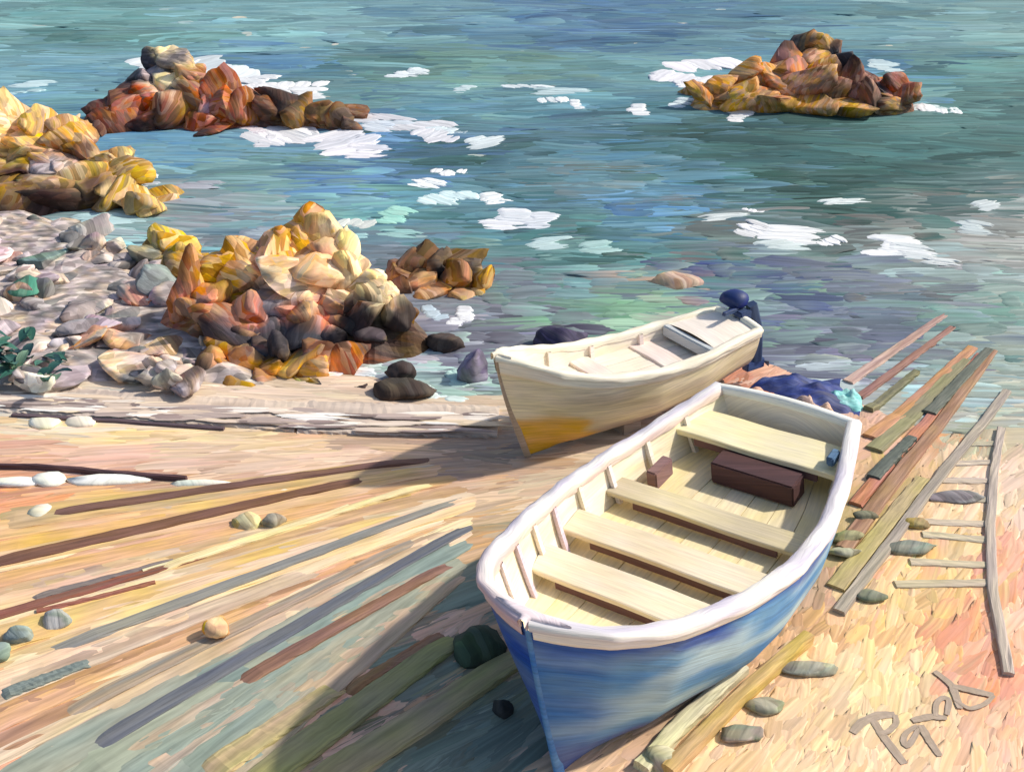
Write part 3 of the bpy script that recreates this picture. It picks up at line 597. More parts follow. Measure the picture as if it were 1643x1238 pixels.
slip = empty('timber_slipway', on_ground(450, 950), 'long ochre timbers and slate strips of painted shade fanning over the sand left of the blue boat', 'slipway')
BEAMS = [ # end points of timbers and painted plank shade, width m, height m, colours
 ([(60, 830), (690, 738)], .11, .07, '#8a6656', '#6a4a40'), ([(-60, 918), (600, 768)], .14, .07, '#8a6148', '#6a4a3a'),
 ([(-60, 1008), (360, 886)], .10, .06, '#9a5238', '#7a6258'), ([(40, 966), (300, 896)], .07, .05, '#8f8078', '#77706c'),
 ([(230, 925), (700, 776)], .09, .08, '#f5e6ae', '#e8cf90'),  # cream highlight on the timbers, painted as a strip
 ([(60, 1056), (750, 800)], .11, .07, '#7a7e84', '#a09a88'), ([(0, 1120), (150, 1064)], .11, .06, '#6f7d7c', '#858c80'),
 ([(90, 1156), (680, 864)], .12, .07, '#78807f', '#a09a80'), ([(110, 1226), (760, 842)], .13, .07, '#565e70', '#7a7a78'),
 ([(370, 1108), (730, 904)], .12, .08, '#a57c68', '#73523f'), ([(560, 1112), (710, 1018)], .10, .06, '#a86a48', '#988058'),
 ([(330, 1246), (545, 1102)], .19, .07, '#b0ac6c', '#8f9164'), ([(400, 1266), (730, 1026)], .22, .08, '#b0a868', '#94906a'), ([(500, 1270), (840, 1050)], .24, .09, '#a09e64', '#7f8864'),
]
for b in BEAMS:
    bar('plank', gline(b[0], 0.0), b[1] * 1.3, b[2] * .6 + .01, b[3], slip, col2=random.choice([b[4], b[4], '#c8a684']), seg=26, taper=(1.15, .8), sink=True)
FS = [0, .3, .55, .8, 1.0]
LIGHT = ['#f3dab4', '#ecc48c', '#f8e6bc', '#e4b468', '#e2b284', '#f0cf98', '#d8a668', '#cfa078', '#ecce88', '#c0a07a', '#b0a284', '#e0b08c', '#9a745a', '#ccb87c', '#f5e0c0']
for k in range(48):
    q = (k + random.uniform(.15, .85)) / 48
    st = np.array([np.interp(q, FS, [-90, -90, -90, 110, 330]), np.interp(q, FS, [846, 1030, 1235, 1290, 1290])])
    en = np.array([np.interp(q, FS, [690, 770, 760, 745, 735]), np.interp(q, FS, [742, 790, 835, 880, 925])])
    PAL = LIGHT if q < .62 else ['#a0a690', '#b0a88e', '#90a094', '#c4ac90', '#8a9a92', '#d8b090']  # greyer tones paint the bow's shade onto the nearest planks
    u0, u1 = random.choice([(0, .9), (.05, .7), (.2, 1), (.35, 1), (0, .5), (.1, .95)])
    bar('plank', gline([tuple(st + (en - st) * u0), tuple(st + (en - st) * u1)], 0.0), random.uniform(.16, .42), random.uniform(.016, .034), random.choice(PAL), slip, col2=random.choice(PAL), seg=20, taper=(1.2, .75), sink=True)
# slim battens and sticks; highlight and ledge shadow line painted as strips
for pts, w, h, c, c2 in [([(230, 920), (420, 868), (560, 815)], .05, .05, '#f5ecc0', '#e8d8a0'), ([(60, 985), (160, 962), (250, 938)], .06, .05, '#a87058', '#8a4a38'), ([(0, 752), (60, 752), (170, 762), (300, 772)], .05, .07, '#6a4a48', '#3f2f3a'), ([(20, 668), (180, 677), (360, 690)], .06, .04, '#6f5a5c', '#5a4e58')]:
    bar('batten_shade_strip', gline(pts), w, h, c, slip, col2=c2, seg=16)

# low stone kerb along the left, at the foot of the rocks
kerb = empty('stone_ledge', on_ground(400, 645), 'broad low pale stone ledge between the beach and the rocks', 'ledge')
KP = [(-60, 628), (100, 637), (260, 650), (420, 660), (560, 668), (700, 674), (800, 672)]
KX = [k[0] for k in KP]; KY = [k[1] + 7 for k in KP]
a = -60
while a < 790:
    b = min(800, a + random.uniform(240, 380))
    ga = on_ground(a + .4, np.interp(a + .4, KX, KY)); gb = on_ground(b - .4, np.interp(b - .4, KX, KY))
    bar('ledge_stone', [ga + np.array([0, 0, -.02]), gb + np.array([0, 0, -.02])], random.uniform(.72, .82), random.uniform(.06, .08), random.choice(['#ead8c2', '#e2cdb8']), kerb, col2=random.choice(['#a8948a', '#b89e8a']), seg=40, wob=.008, mat=M_SAND)
    a = b

LD = []
for k in range(150):
    px = random.uniform(-70, 800); py = np.interp(px, KX, KY) + random.uniform(-15, 11)
    p = on_ground(px, py, .085); m = pxm(p); c = hx(random.choice(['#f2e6d8', '#e8d4be', '#d8c0a8', '#f6eee4', '#b8a49a', '#a08a84', '#ead2b0', '#8a7872']))
    LD.append((p[0], p[1], random.gauss(-.03, .05), random.uniform(60, 170) * m, random.uniform(4, 11) * m * 1.7, random.gauss(0, .03), *c, *(c * random.uniform(.8, 1.1))))
tag(link('lime_streaks', dabs('lime_streaks', LD, lambda x, y: ground_z(x, y) * 0 + .148, M_SAND, .006, .006), M_SAND, kerb), kind='stuff')

# pale slabs set in the sand on the left
slabs = empty('stepping_slabs', on_ground(150, 780), 'row of chalk white flat slabs in the sand at the left edge', 'slabs')
for (px, py, w, h, c) in [(20, 774, 80, 20, '#fdfbf0'), (80, 770, 48, 24, '#f5eedd'), (175, 772, 118, 20, '#fdf8ea'), (320, 778, 95, 14, '#f6ecda'), (70, 680, 50, 24, '#f3e8cc'), (65, 820, 34, 26, '#f0e2c0'), (130, 678, 60, 18, '#f4e9d5')]:
    p = on_ground(px, py); m = pxm(p)
    link('slab', stone_mesh('slab', p + np.array([0, 0, .01]), (w * m * 1.05, h * m * 1.5, .10), hx(c), 0, .12, .05), M_SAND, slabs)

# ------------------------------------------------------------------ boats
def surf(name, P, C, mat, parent, uvs=None, smooth=True, flip=False, label=None):
    nu, nv = P.shape[:2]
    if uvs is None:
        du = np.concatenate([np.zeros((1, nv)), np.cumsum(np.linalg.norm(np.diff(P, axis=0), axis=2), 0)], 0)
        dv = np.concatenate([np.zeros((nu, 1)), np.cumsum(np.linalg.norm(np.diff(P, axis=1), axis=2), 1)], 1)
        uvs = np.stack([du, dv], -1)
    F = grid_faces(nu, nv)
    if flip: F = F[:, ::-1]
    me = mesh_np(name, P.reshape(-1, 3), F, np.broadcast_to(C, P.shape).reshape(-1, 3), uvs.reshape(-1, 2), smooth)
    o = link(name, me, mat, parent)
    if label: o['label'] = label
    return o

class Boat:
    """hull lines: a = metres from the bow along the keel line; half breadth, sheer and keel height over a"""
    def __init__(s, bow, d, L, hb, sheer, keel, rake, zg):
        s.bow = np.array([bow[0], bow[1], 0.0]); s.d = np.array([d[0], d[1], 0.0]); s.n = np.array([d[1], -d[0], 0.0])
        s.L, s.hb, s.sh, s.kl, s.rake, s.heel = L, hb, sheer, keel, rake, zg
    def B(s, a): return np.interp(a, s.hb[0], s.hb[1])
    def SH(s, a):
        f = np.linspace(-.35, .35, 9); return np.mean([np.interp(np.clip(a + q, 0, s.L), s.sh[0], s.sh[1]) for q in f], 0)
    def K(s, a): return np.interp(a, s.kl[0], s.kl[1])
    def pt(s, a, p, z):
        a, p, z = np.broadcast_arrays(np.asarray(a, float), np.asarray(p, float), np.asarray(z, float))
        p = p + s.heel * (1.15 - z)   # leaning a little to one side, as a beached boat does
        return s.bow + a[..., None] * s.d + p[..., None] * s.n + z[..., None] * np.array([0, 0, 1.0])
    def side(s, sgn, inset=0.0, t0=0.0, t1=1.0, na=64, nt=20, a0=0.0, a1=None):
        a1 = s.L if a1 is None else a1
        q = np.linspace(0, 1, na)[:, None] ** 1.6; t = np.linspace(t0, t1, nt)[None, :]
        a = a0 + (a1 - a0) * q
        shift = s.rake * (1 - t) ** 1.3 * np.clip(1 - a / 2.2, 0, 1)
        k = s.K(a); sh = s.SH(a)
        z = k + (sh - k) * t
        full = np.interp(a, [0, .8, 2.0, s.L * .75, s.L], [.75, .34, .16, .15, .26])
        b = np.maximum(s.B(a) * t ** full - inset, 0.012)
        # a knuckle of flare under the rail
        b = b * (1 + 0.03 * np.sin(np.clip(t, 0, 1) * 3.14159) * np.clip(a / 1.0, 0, 1))
        return s.pt(a + shift + inset * .6 * np.clip(1 - a / .5, 0, 1), sgn * b, z), a + 0 * t, t + 0 * a

def make_boat(B, root, hullc, bandc, footc, railc, innerc, ribs, rail_w, strake, thw, solez, mauve=None, bench_shade=None, forefoot=None):
    for sgn in (1, -1):
        P, a, t = B.side(sgn)
        C = np.zeros(P.shape)
        nz = np.array([[mnoise.noise(Vector((a[i, j] * 1.1 + 3 * sgn, t[i, j] * 6.5, 1.7))) for j in range(P.shape[1])] for i in range(P.shape[0])])
        f = np.clip(.45 + nz * 2.2, 0, 1)[..., None]
        C[:] = mixc(hx(hullc[0]), hx(hullc[1]), 0) ; C = hx(hullc[0]) * (1 - f) + hx(hullc[1]) * f
        wb = np.maximum(np.clip((t - .80 + .18 * nz) / .08, 0, 1) * .85, np.clip((.42 + .25 * nz - a) / .2, 0, 1) * (.85 if sgn < 0 else .35))[..., None]  # band under the rail; blue bow's left flank painted darker as shade
        C = C * (1 - wb) + hx(bandc) * wb
        wf = np.clip((.26 + .10 * nz - t) / .10, 0, 1)[..., None] * .85
        C = C * (1 - wf) + hx(footc) * wf
        if forefoot:
            w = (np.clip((.46 + .12 * nz - t) / .08, 0, 1) * np.clip((1.0 + .3 * nz - a) / .15, 0, 1))[..., None]; C = C * (1 - w) + hx(forefoot) * w
        surf('hull_side', P, C, M_HULL, root, flip=(sgn < 0))
        # white strake under the rail, standing proud of the planking
        P2, a2, t2 = B.side(sgn, inset=-.022, t0=1 - strake, t1=1.0, nt=5)
        n2 = np.array([[mnoise.noise(Vector((a2[i, j] * 2.1, t2[i, j] * 9, 4.4 + sgn))) for j in range(5)] for i in range(P2.shape[0])])
        C2 = hx(railc[0]) * (1 - np.clip(.5 + n2, 0, 1)[..., None] * .5) + hx(railc[1]) * np.clip(.5 + n2, 0, 1)[..., None] * .5
        if mauve and sgn < 0:
            w = np.clip(1.3 - a2, 0, 1)[..., None] * .7; C2 = C2 * (1 - w) + hx(mauve) * w
        lip = P2[:, :1] - (P2[:, :1] - P[:, -1:]) * 0 ; inn, _, _ = B.side(sgn, inset=.02, t0=1 - strake, t1=1 - strake + 1e-4, nt=2)
        P2 = np.concatenate([inn[:, :1], P2], 1); C2 = np.concatenate([C2[:, :1], C2], 1)
        surf('sheer_strake', P2, C2, M_TRIM, root, flip=(sgn < 0))
        # rail: rounded cap
        q = np.linspace(0, 1, 70) ** 1.6 * B.L
        b = B.B(q); sh = B.SH(q)
        prof = [(.045, -.03), (.05, .02), (.02, .05), (-.35 * rail_w, .06), (-.8 * rail_w, .055), (-rail_w, .02), (-rail_w, -.05)]
        Pr = np.stack([B.pt(q - (o > 0) * .0 + np.clip(1 - q / .35, 0, 1) * (-o) * 1.0, sgn * np.maximum(b + o * np.clip(.35 + b, 0, 1), 0.0), sh + z * .85 + .008 * np.sin(q * 7 + k) + .006 * np.sin(q * 17 + 2 * k)) for k, (o, z) in enumerate(prof)], 1)
        n3 = np.array([[mnoise.noise(Vector((q[i] * 1.8, j * .7, 8.8 + sgn))) for j in range(len(prof))] for i in range(len(q))])
        fr = np.clip(.5 + n3 * 1.1, 0, 1)[..., None]
        C3 = hx(railc[0]) * (1 - fr) + hx(railc[1]) * fr
        if mauve:
            w = np.array([.15, .05, 0, 0, .1, .55, .7])[None, :, None]; C3 = C3 * (1 - w) + hx('#d2ac90') * w
            if sgn < 0:
                w = np.array([.6, .45, .1, 0, 0, 0, 0])[None, :, None] * np.clip(q - .8, 0, 1)[:, None, None]; C3 = C3 * (1 - w) + hx('#9a7466') * w
        if mauve and sgn < 0:
            w = np.clip(1.1 - q, 0, .8)[:, None, None] * np.array([1, 1, .8, .3, 0, 0, 0])[None, :, None]; C3 = C3 * (1 - w) + hx(mauve) * w
        surf('gunwale', Pr, C3, M_TRIM, root, flip=(sgn < 0))
        # lining
        Pi, ai, ti = B.side(sgn, inset=rail_w * .75, t0=.35, t1=1.0, nt=12, a0=0.10, a1=B.L - .04)
        ni = np.array([[mnoise.noise(Vector((ai[i, j] * 1.6, ti[i, j] * 8, 12.5 + sgn))) for j in range(12)] for i in range(Pi.shape[0])])
        fi = np.clip(.5 + ni * 1.2, 0, 1)[..., None]
        lining = surf('lining', Pi, hx(innerc[0]) * (1 - fi) + hx(innerc[1]) * fi, M_INNER, root, flip=(sgn > 0))
        for ra, rc in ribs:
            tt = np.linspace(.40, .985, 8)
            w = .03
            rows = []
            for da, ins in ((-w, .0), (-w, .045), (w, .045), (w, .0)):
                a_ = np.full_like(tt, ra + da); k = B.K(a_); sh = B.SH(a_)
                full = np.interp(a_, [0, .8, 2.0, B.L * .75, B.L], [.75, .34, .16, .15, .26])
                bb = np.maximum(B.B(a_) * tt ** full - rail_w * .75 - ins + .004, .02)
                rows.append(B.pt(a_, sgn * bb, k + (sh - k) * tt))
            surf('rib', np.stack(rows, 0), hx(rc), M_INNER, lining, smooth=False, flip=(sgn < 0))
    # floor boards, each its own piece
    a = np.linspace(.45, B.L - .06, 30)
    nb = 7
    for k in range(nb):
        u0, u1 = -1 + 2 * k / nb + .004, -1 + 2 * (k + 1) / nb - .004
        rows = []
        zz = solez(a)
        kk = B.K(a); sh = B.SH(a); tt = np.clip((zz - kk) / (sh - kk), .05, 1)
        full = np.interp(a, [0, .8, 2.0, B.L * .75, B.L], [.75, .34, .16, .15, .26])
        bb = np.maximum(B.B(a) * tt ** full - rail_w * .6, .03)
        for u, dz in ((u0, -.02), (u0, 0), (u1, 0), (u1, -.02)): rows.append(B.pt(a, u * bb, zz + dz + .004 * (k % 2)))
        f = np.clip(.5 + np.array([mnoise.noise(Vector((q * 2.0, k * 1.9, 3.3))) for q in a]), 0, 1)[None, :, None]
        surf('floor_board', np.stack(rows, 0), hx(innerc[0]) * (1 - f) * (1 + .05 * random.uniform(-1, 1)) + hx(innerc[2]) * f, M_INNER, root, uvs=np.stack([np.broadcast_to(a, (4, 30)), np.broadcast_to(np.array([0, .02, .2, .22])[:, None] + k, (4, 30))], -1), smooth=False, flip=True)
    for (ta, wa, dz, th, c, c2) in thw:
        zt = float(B.SH(np.array([ta]))[0]) - dz
        rows = []
        uu = np.linspace(-1, 1, 9)
        for da, z in ((-wa / 2, -th), (-wa / 2, -.008), (-wa / 2 + .012, 0), (wa / 2 - .012, 0), (wa / 2, -.008), (wa / 2, -th), (-wa / 2, -th)):
            aa = ta + da; k = float(B.K(aa)); sh = float(B.SH(np.array([aa]))[0]); t = (zt - k) / (sh - k)
            full = float(np.interp(aa, [0, .8, 2.0, B.L * .75, B.L], [.75, .34, .16, .15, .26]))
            bb = float(B.B(aa)) * t ** full - rail_w * .62
            rows.append(B.pt(np.full(9, aa), uu * bb, zt + z + .006 * np.sin(uu * 5 + ta)))
        f = np.clip(.5 + np.array([mnoise.noise(Vector((q * 1.5, ta * 4, 6.1))) for q in uu]), 0, 1)[None, :, None]
        Pt = np.stack(rows, 1)
        thwart = surf('thwart', Pt, (hx(c) * (1 - f) + hx(c2) * f).transpose(1, 0, 2), M_INNER, root, smooth=False, flip=False)
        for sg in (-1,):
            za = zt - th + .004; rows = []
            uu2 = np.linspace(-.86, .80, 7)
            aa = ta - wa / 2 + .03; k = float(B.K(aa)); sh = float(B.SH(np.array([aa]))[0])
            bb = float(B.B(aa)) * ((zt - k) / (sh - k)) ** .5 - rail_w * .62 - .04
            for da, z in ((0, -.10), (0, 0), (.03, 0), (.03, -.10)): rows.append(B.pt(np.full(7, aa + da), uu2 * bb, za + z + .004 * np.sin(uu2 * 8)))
            if bench_shade: surf('thwart_shade_board', np.stack(rows, 1), hx(bench_shade), M_INNER, thwart, smooth=False)  # dark board painting the shade below each bench front
    # transom
    t = np.linspace(0, 1, 12); k = float(B.K(B.L)); sh = float(B.SH(np.array([B.L]))[0])
    bb = np.maximum(float(B.B(B.L)) * t ** .26, .012); z = k + (sh - k) * t
    uu = np.linspace(-1, 1, 13)
    Pt = np.stack([B.pt(np.full(12, B.L - .002), u * bb * 1.0, z + .05 * (1 - u * u) * (t > .99)) for u in uu], 0)
    surf('transom', Pt, hx(hullc[0]), M_HULL, root, smooth=False)
    Pt = np.stack([B.pt(np.full(12, B.L - .05), u * np.maximum(bb - .05, .01), z + .05 * (1 - u * u) * (t > .99)) for u in uu], 0)
    surf('transom_lining', Pt, hx(innerc[1]), M_INNER, root, smooth=False, flip=True)
    Pt = np.stack([B.pt(np.full(5, B.L) + np.array([.03, .03, -.02, -.08, -.08]), u * float(B.B(B.L)) * .98, sh + .05 * (1 - u * u) + np.array([-.06, .03, .05, .03, -.05])) for u in uu], 0)
    surf('transom_rail', Pt, hx(railc[0]), M_TRIM, root, smooth=True)
    # stem and keel
    t = np.linspace(0, 1, 12)
    rows = []
    for da, p in ((.06, -.04), (-.008, -.022), (-.016, 0), (-.008, .022), (.06, .04)):
        rows.append(B.pt(B.rake * (1 - t) ** 1.3 + da, p + 0 * t, float(B.K(0)) - .02 + (float(B.SH(np.array([0.0]))[0]) - .03 - float(B.K(0))) * t))
    return rows

# near boat
NB = Boat((.17, 6.43), (.542, .840), 5.38,
          ([0, .05, .12, .25, .5, .8, 1.55, 2.4, 3.25, 4.1, 4.8, 5.5], [.03, .2, .36, .58, .77, .90, 1.10, 1.22, 1.22, 1.10, .96, .80]),
          ([0, 1, 2, 3, 4, 5.5], [1.66, 1.38, 1.18, 1.05, 1.0, 1.08]),
          ([0, .3, 1.0, 2.5, 4.5, 5.5], [.05, .06, .08, .08, .10, .16]), .12, .15)
boat1 = empty('rowing_boat', NB.pt(2.7, 0, .08), 'blue wooden rowing boat with white gunwale and cream interior, in the foreground', 'boat', 'boats on the slip')
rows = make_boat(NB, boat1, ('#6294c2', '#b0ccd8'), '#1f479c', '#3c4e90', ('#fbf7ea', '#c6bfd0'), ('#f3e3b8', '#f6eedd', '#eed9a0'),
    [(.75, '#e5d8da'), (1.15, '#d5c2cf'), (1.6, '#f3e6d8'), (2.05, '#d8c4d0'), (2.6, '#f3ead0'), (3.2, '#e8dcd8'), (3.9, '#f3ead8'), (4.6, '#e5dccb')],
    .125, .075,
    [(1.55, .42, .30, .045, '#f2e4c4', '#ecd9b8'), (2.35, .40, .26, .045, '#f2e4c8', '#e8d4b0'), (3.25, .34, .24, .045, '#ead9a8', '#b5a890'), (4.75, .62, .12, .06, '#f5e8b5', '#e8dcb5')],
    lambda a: np.interp(a, [0, 1, 2, 3.5, 5.5], [1.16, .88, .70, .60, .62]), mauve='#cfaab2', bench_shade='#75544f')
surf('stem', np.stack(rows, 0), hx('#5f8cc0'), M_HULL, boat1)
# shaded opening under the stern bench, put in as a dark solid box
def boxp(name, B, a0, a1, p0, p1, z0, z1, col, parent, mat=M_WOOD, col2=None, skew=0.0):
    bm = bmesh.new()
    cs = [(a0, p0), (a1, p0 + skew), (a1, p1 + skew), (a0, p1)]
    lo = [bm.verts.new(B.pt(a, p, z0)) for a, p in cs]; hi = [bm.verts.new(B.pt(a, p, z1)) for a, p in cs]
    bm.faces.new(lo[::-1]); bm.faces.new(hi)
    for i in range(4): bm.faces.new((lo[i], lo[(i + 1) % 4], hi[(i + 1) % 4], hi[i]))
    bmesh.ops.recalc_face_normals(bm, faces=bm.faces)
    bmesh.ops.bevel(bm, geom=list(bm.edges), offset=min(.015, abs(z1 - z0) * .2), segments=2, affect='EDGES')
    me = bpy.data.meshes.new(name); bm.to_mesh(me); bm.free()
    n = len(me.vertices); co = np.zeros(n * 3, np.float32); me.vertices.foreach_get('co', co); co = co.reshape(-1, 3)
    at = me.color_attributes.new('Col', 'FLOAT_COLOR', 'POINT'); c4 = np.ones((n, 4), np.float32)
    f = rng.uniform(0, 1, (n, 1)); c4[:, :3] = hx(col) * (1 - f) + hx(col2 or col) * f
    at.data.foreach_set('color', c4.ravel())
    uv = me.uv_layers.new(name='UVMap'); li = np.zeros(len(me.loops), np.int32); me.loops.foreach_get('vertex_index', li)
    uv.data.foreach_set('uv', np.stack([co[li, 0] + co[li, 1] * .3, co[li, 1] * .5 + co[li, 2]], -1).astype(np.float32).ravel())
    return link(name, me, mat, parent)
boxp('bench_shade_box', NB, 4.08, 4.42, -.36, .56, .62, .86, '#4a3030', boat1, col2='#5a3c38')['label'] = 'dark brown box painting the shade under the stern bench'
boxp('rowlock_block', NB, 3.55, 3.95, -.86, -.74, .66, .86, '#8a6a68', boat1, col2='#7a5a58')
boxp('rowlock_block', NB, 4.52, 4.75, .76, .84, .96, 1.06, '#4f7090', boat1, col2='#5f809a')

# far boat
FB = Boat((-.17, 11.22), (.838, .546), 3.78,
          ([0, .08, .25, .6, 1.2, 2.0, 2.8, 3.75], [.03, .12, .24, .40, .53, .58, .55, .42]),
          ([0, .8, 1.6, 2.4, 3.75], [1.56, 1.22, 1.05, 1.0, 1.08]),
          ([0, .4, 1.2, 2.6, 3.75], [.12, .12, .20, .34, .46]), .38, .03)
boat2 = empty('rowing_boat', FB.pt(1.9, 0, .08), 'cream and buff wooden rowing boat with ochre forefoot behind the blue one', 'boat', 'boats on the slip')
rows = make_boat(FB, boat2, ('#ece0bc', '#d8caa8'), '#f3ead0', '#9a8e84', ('#fbf3dc', '#e8dcc4'), ('#f5ead0', '#f3e6da', '#f0e0d0'),
    [(1.0, '#e5dcd0'), (1.7, '#f0e0d5'), (2.5, '#e8d8d0')], .09, .14,
    [(1.5, .30, .16, .05, '#f5ead5', '#efd8cc'), (2.5, .34, .14, .05, '#f5e6d5', '#efd5cc')],
    lambda a: np.interp(a, [0, 1, 2, 3.75], [1.05, .90, .84, .86]), forefoot='#e0b45c')
surf('stem', np.stack(rows, 0), hx('#b09f8c'), M_HULL, boat2)
# stern deck
uu = np.linspace(-1, 1, 9); aa = np.linspace(2.95, 3.72, 6)
surf('stern_deck', np.stack([FB.pt(aa, u * (FB.B(aa) - .06), FB.SH(aa) + .01 + .04 * (1 - u * u)) for u in uu], 0), hx('#f5e8d8'), M_INNER, boat2, flip=True)
boxp('coaming', FB, 2.86, 2.96, -.46, .46, .90, 1.05, '#b8c0c4', boat2, M_INNER, '#d5d5d0')

# breasthooks: the caps that join the rails at the stem
for B_, root_, c_ in ((NB, boat1, '#e6d6d8'), (FB, boat2, '#f3e8d0')):
    aa = np.linspace(-.06, .10, 6)
    hw = B_.B(np.maximum(aa, 0)) * np.clip((aa + .06) / .1, .3, 1) + .02
    top = B_.SH(np.maximum(aa, 0)) + .060
    rows_ = [B_.pt(aa, -hw, top - .08)] + [B_.pt(aa, u * hw, top + .014 * (1 - u * u)) for u in np.linspace(-1, 1, 7)] + [B_.pt(aa, hw, top - .08)]
    surf('breasthook', np.stack(rows_, 0), hx(c_), M_TRIM, root_, flip=True)

# what the boats rest on
for i, (a0, lab) in enumerate([(1.7, 'grey brown keel block under the middle of the cream boat'), (3.1, 'dark keel block under the stern of the cream boat')]):
    o = boxp('keel_block', FB, a0, a0 + .3, -.22, .22, .03, .30 + .08 * i, ['#a09284', '#6a605e'][i], None, col2='#8a7d72'); tag(o, lab, 'block', 'keel blocks')
# baulks beside the blue hull
for pts, w, h, c, c2, lab in [
    ([(1028, 1238), (1100, 1160), (1190, 1075)], .15, .10, '#e2dcb4', '#c5bb92', 'pale cream plank close along the foot of the blue hull'),
    ([(1070, 1245), (1180, 1130), (1295, 1028)], .13, .12, '#d2b06c', '#b8985a', 'golden ochre plank lying outside the pale one beside the blue hull')]:
    tag(bar('plank', gline(pts, -.01), w, h, c, col2=c2), lab, 'plank')
p = on_ground(1062, 1224)
o = link('timber_block', stone_mesh('timber_block', (0, 0, 0), (.32, .26, .20), hx('#a8a585'), 0, .06), M_WOOD); o.location = p + np.array([0, 0, .05])
tag(o, 'olive grey timber block at the lower end of the planks by the blue bow', 'block')

# ------------------------------------------------------------------ gear behind the stern of the blue boat
def heap(name, px0, px1, Yc, D, Hh, col, col2, label, cat, mat=M_CLOTH, folds=9, n=34, base=0.06):
    p0, p1 = un_y(px0, 600, Yc), un_y(px1, 600, Yc)
    W = (p1[0] - p0[0])
    u = np.linspace(-1, 1, n); U, Vv = np.meshgrid(u, u, indexing='ij')
    r = np.maximum(np.abs(U) ** 2.2, 0) + np.abs(Vv) ** 2.2
    ph = random.uniform(0, 6)
    h = np.clip(1 - r, 0, 1) ** .55
    fold = .16 * np.sin(U * folds + 2 * np.sin(Vv * 3 + ph) + ph) + .10 * np.sin(Vv * folds * 1.2 + U * 3)
    X = U * W / 2 * (1 + .08 * np.sin(Vv * 4 + ph)); Y = Vv * D / 2 * (1 + .1 * np.sin(U * 5 + ph))
    wr = np.array([[mnoise.noise(Vector((U[i, j] * 2.1 + ph, Vv[i, j] * 4.2, ph))) + .5 * mnoise.noise(Vector((U[i, j] * 5 + ph, Vv[i, j] * 9, 2 * ph))) for j in range(n)] for i in range(n)])
    Z = Hh * h * (1 + .35 * fold + .55 * wr)
    f = np.clip(.5 + .5 * np.sin(U * 7 + Vv * 4 + ph) + .3 * np.sin(Vv * 17), 0, 1)[..., None]
    o = surf(name, np.stack([X, Y, Z], -1), hx(col) * (1 - f) + hx(col2) * f, mat, None, smooth=True)
    o.location = ((p0[0] + p1[0]) / 2, Yc, gz((p0[0] + p1[0]) / 2, Yc) + .0)
    return tag(o, label, cat)
heap('tarpaulin', 1195, 1372, 13.0, 1.1, .20, '#1c2a60', '#304488', 'crumpled dark blue tarpaulin behind the stern of the blue boat', 'tarpaulin')
heap('fishing_net', 1150, 1290, 12.25, .7, .36, '#b56a48', '#e0b49c', 'heap of rust and peach coloured fishing net in front of the blue tarpaulin', 'net', folds=16)
heap('sacking', 1240, 1375, 12.0, .5, .34, '#d8b49c', '#a89088', 'folded peach grey sacking just behind the stern rail of the blue boat', 'cloth')
# turquoise tub
def lathe(name, prof, loc, col, mat, parent=None, n=20, col2=None):
    th = np.linspace(0, 2 * math.pi, n + 1)
    P = np.stack([np.stack([np.cos(th) * r, np.sin(th) * r, np.full(n + 1, z)], -1) for r, z in prof], 1)
    f = rng.uniform(0, 1, (n + 1, len(prof), 1)); f[-1] = f[0]
    if parent is None:
        o = surf(name, P, hx(col) * (1 - f) + hx(col2 or col) * f, mat, None); o.location = loc
    else:
        o = surf(name, P + np.array(loc), hx(col) * (1 - f) + hx(col2 or col) * f, mat, parent)
    return o
heap('canvas_sheet', 1330, 1392, 12.9, .5, .16, '#7fcfcb', '#9adad8', 'small turquoise canvas sheet beside the blue tarpaulin', 'canvas', n=20)
# outboard motor tilted up at the stern of the cream boat
mp_ = FB.pt(3.86, 0, 1.16)
motor = empty('outboard_motor', mp_, 'dark navy outboard motor at the stern of the cream boat', 'motor')
link('cowl', stone_mesh('cowl', FB.pt(3.80, -.14, 1.30), (.36, .32, .24), hx('#2c3a6a'), .1, .06, .1, fine=True), M_HULL, motor)
boxp('bracket', FB, 3.70, 3.90, -.14, .12, 1.0, 1.22, '#3c4a6a', motor, M_HULL)
bar('shaft', [FB.pt(3.90, .02, 1.25), FB.pt(4.02, .04, .9), FB.pt(4.06, .04, .42)], .13, .12, '#4a5a7a', motor, M_HULL, '#3a4868', seg=6, wob=.004)
bar('tiller', [FB.pt(3.76, -.02, 1.20), FB.pt(3.42, .08, 1.24)], .05, .05, '#3a4868', motor, M_HULL, seg=4, wob=.002)
for k_ in range(3):
    an = k_ * 2.094; cc_, ss_ = math.cos(an), math.sin(an)
    surf('propeller_blade', np.stack([FB.pt(4.25 + np.array([0, .01, .0]), .04 + cc_ * rr + np.array([-.04, 0, .04]) * ss_ * (rr / .12), .37 + ss_ * rr - np.array([-.04, 0, .04]) * cc_ * (rr / .12)) for rr in (.02, .07, .12)], 0), hx('#7a7f88'), M_HULL, motor)
boxp('gearcase', FB, 3.92, 4.24, -.02, .10, .30, .44, '#46567a', motor, M_HULL)

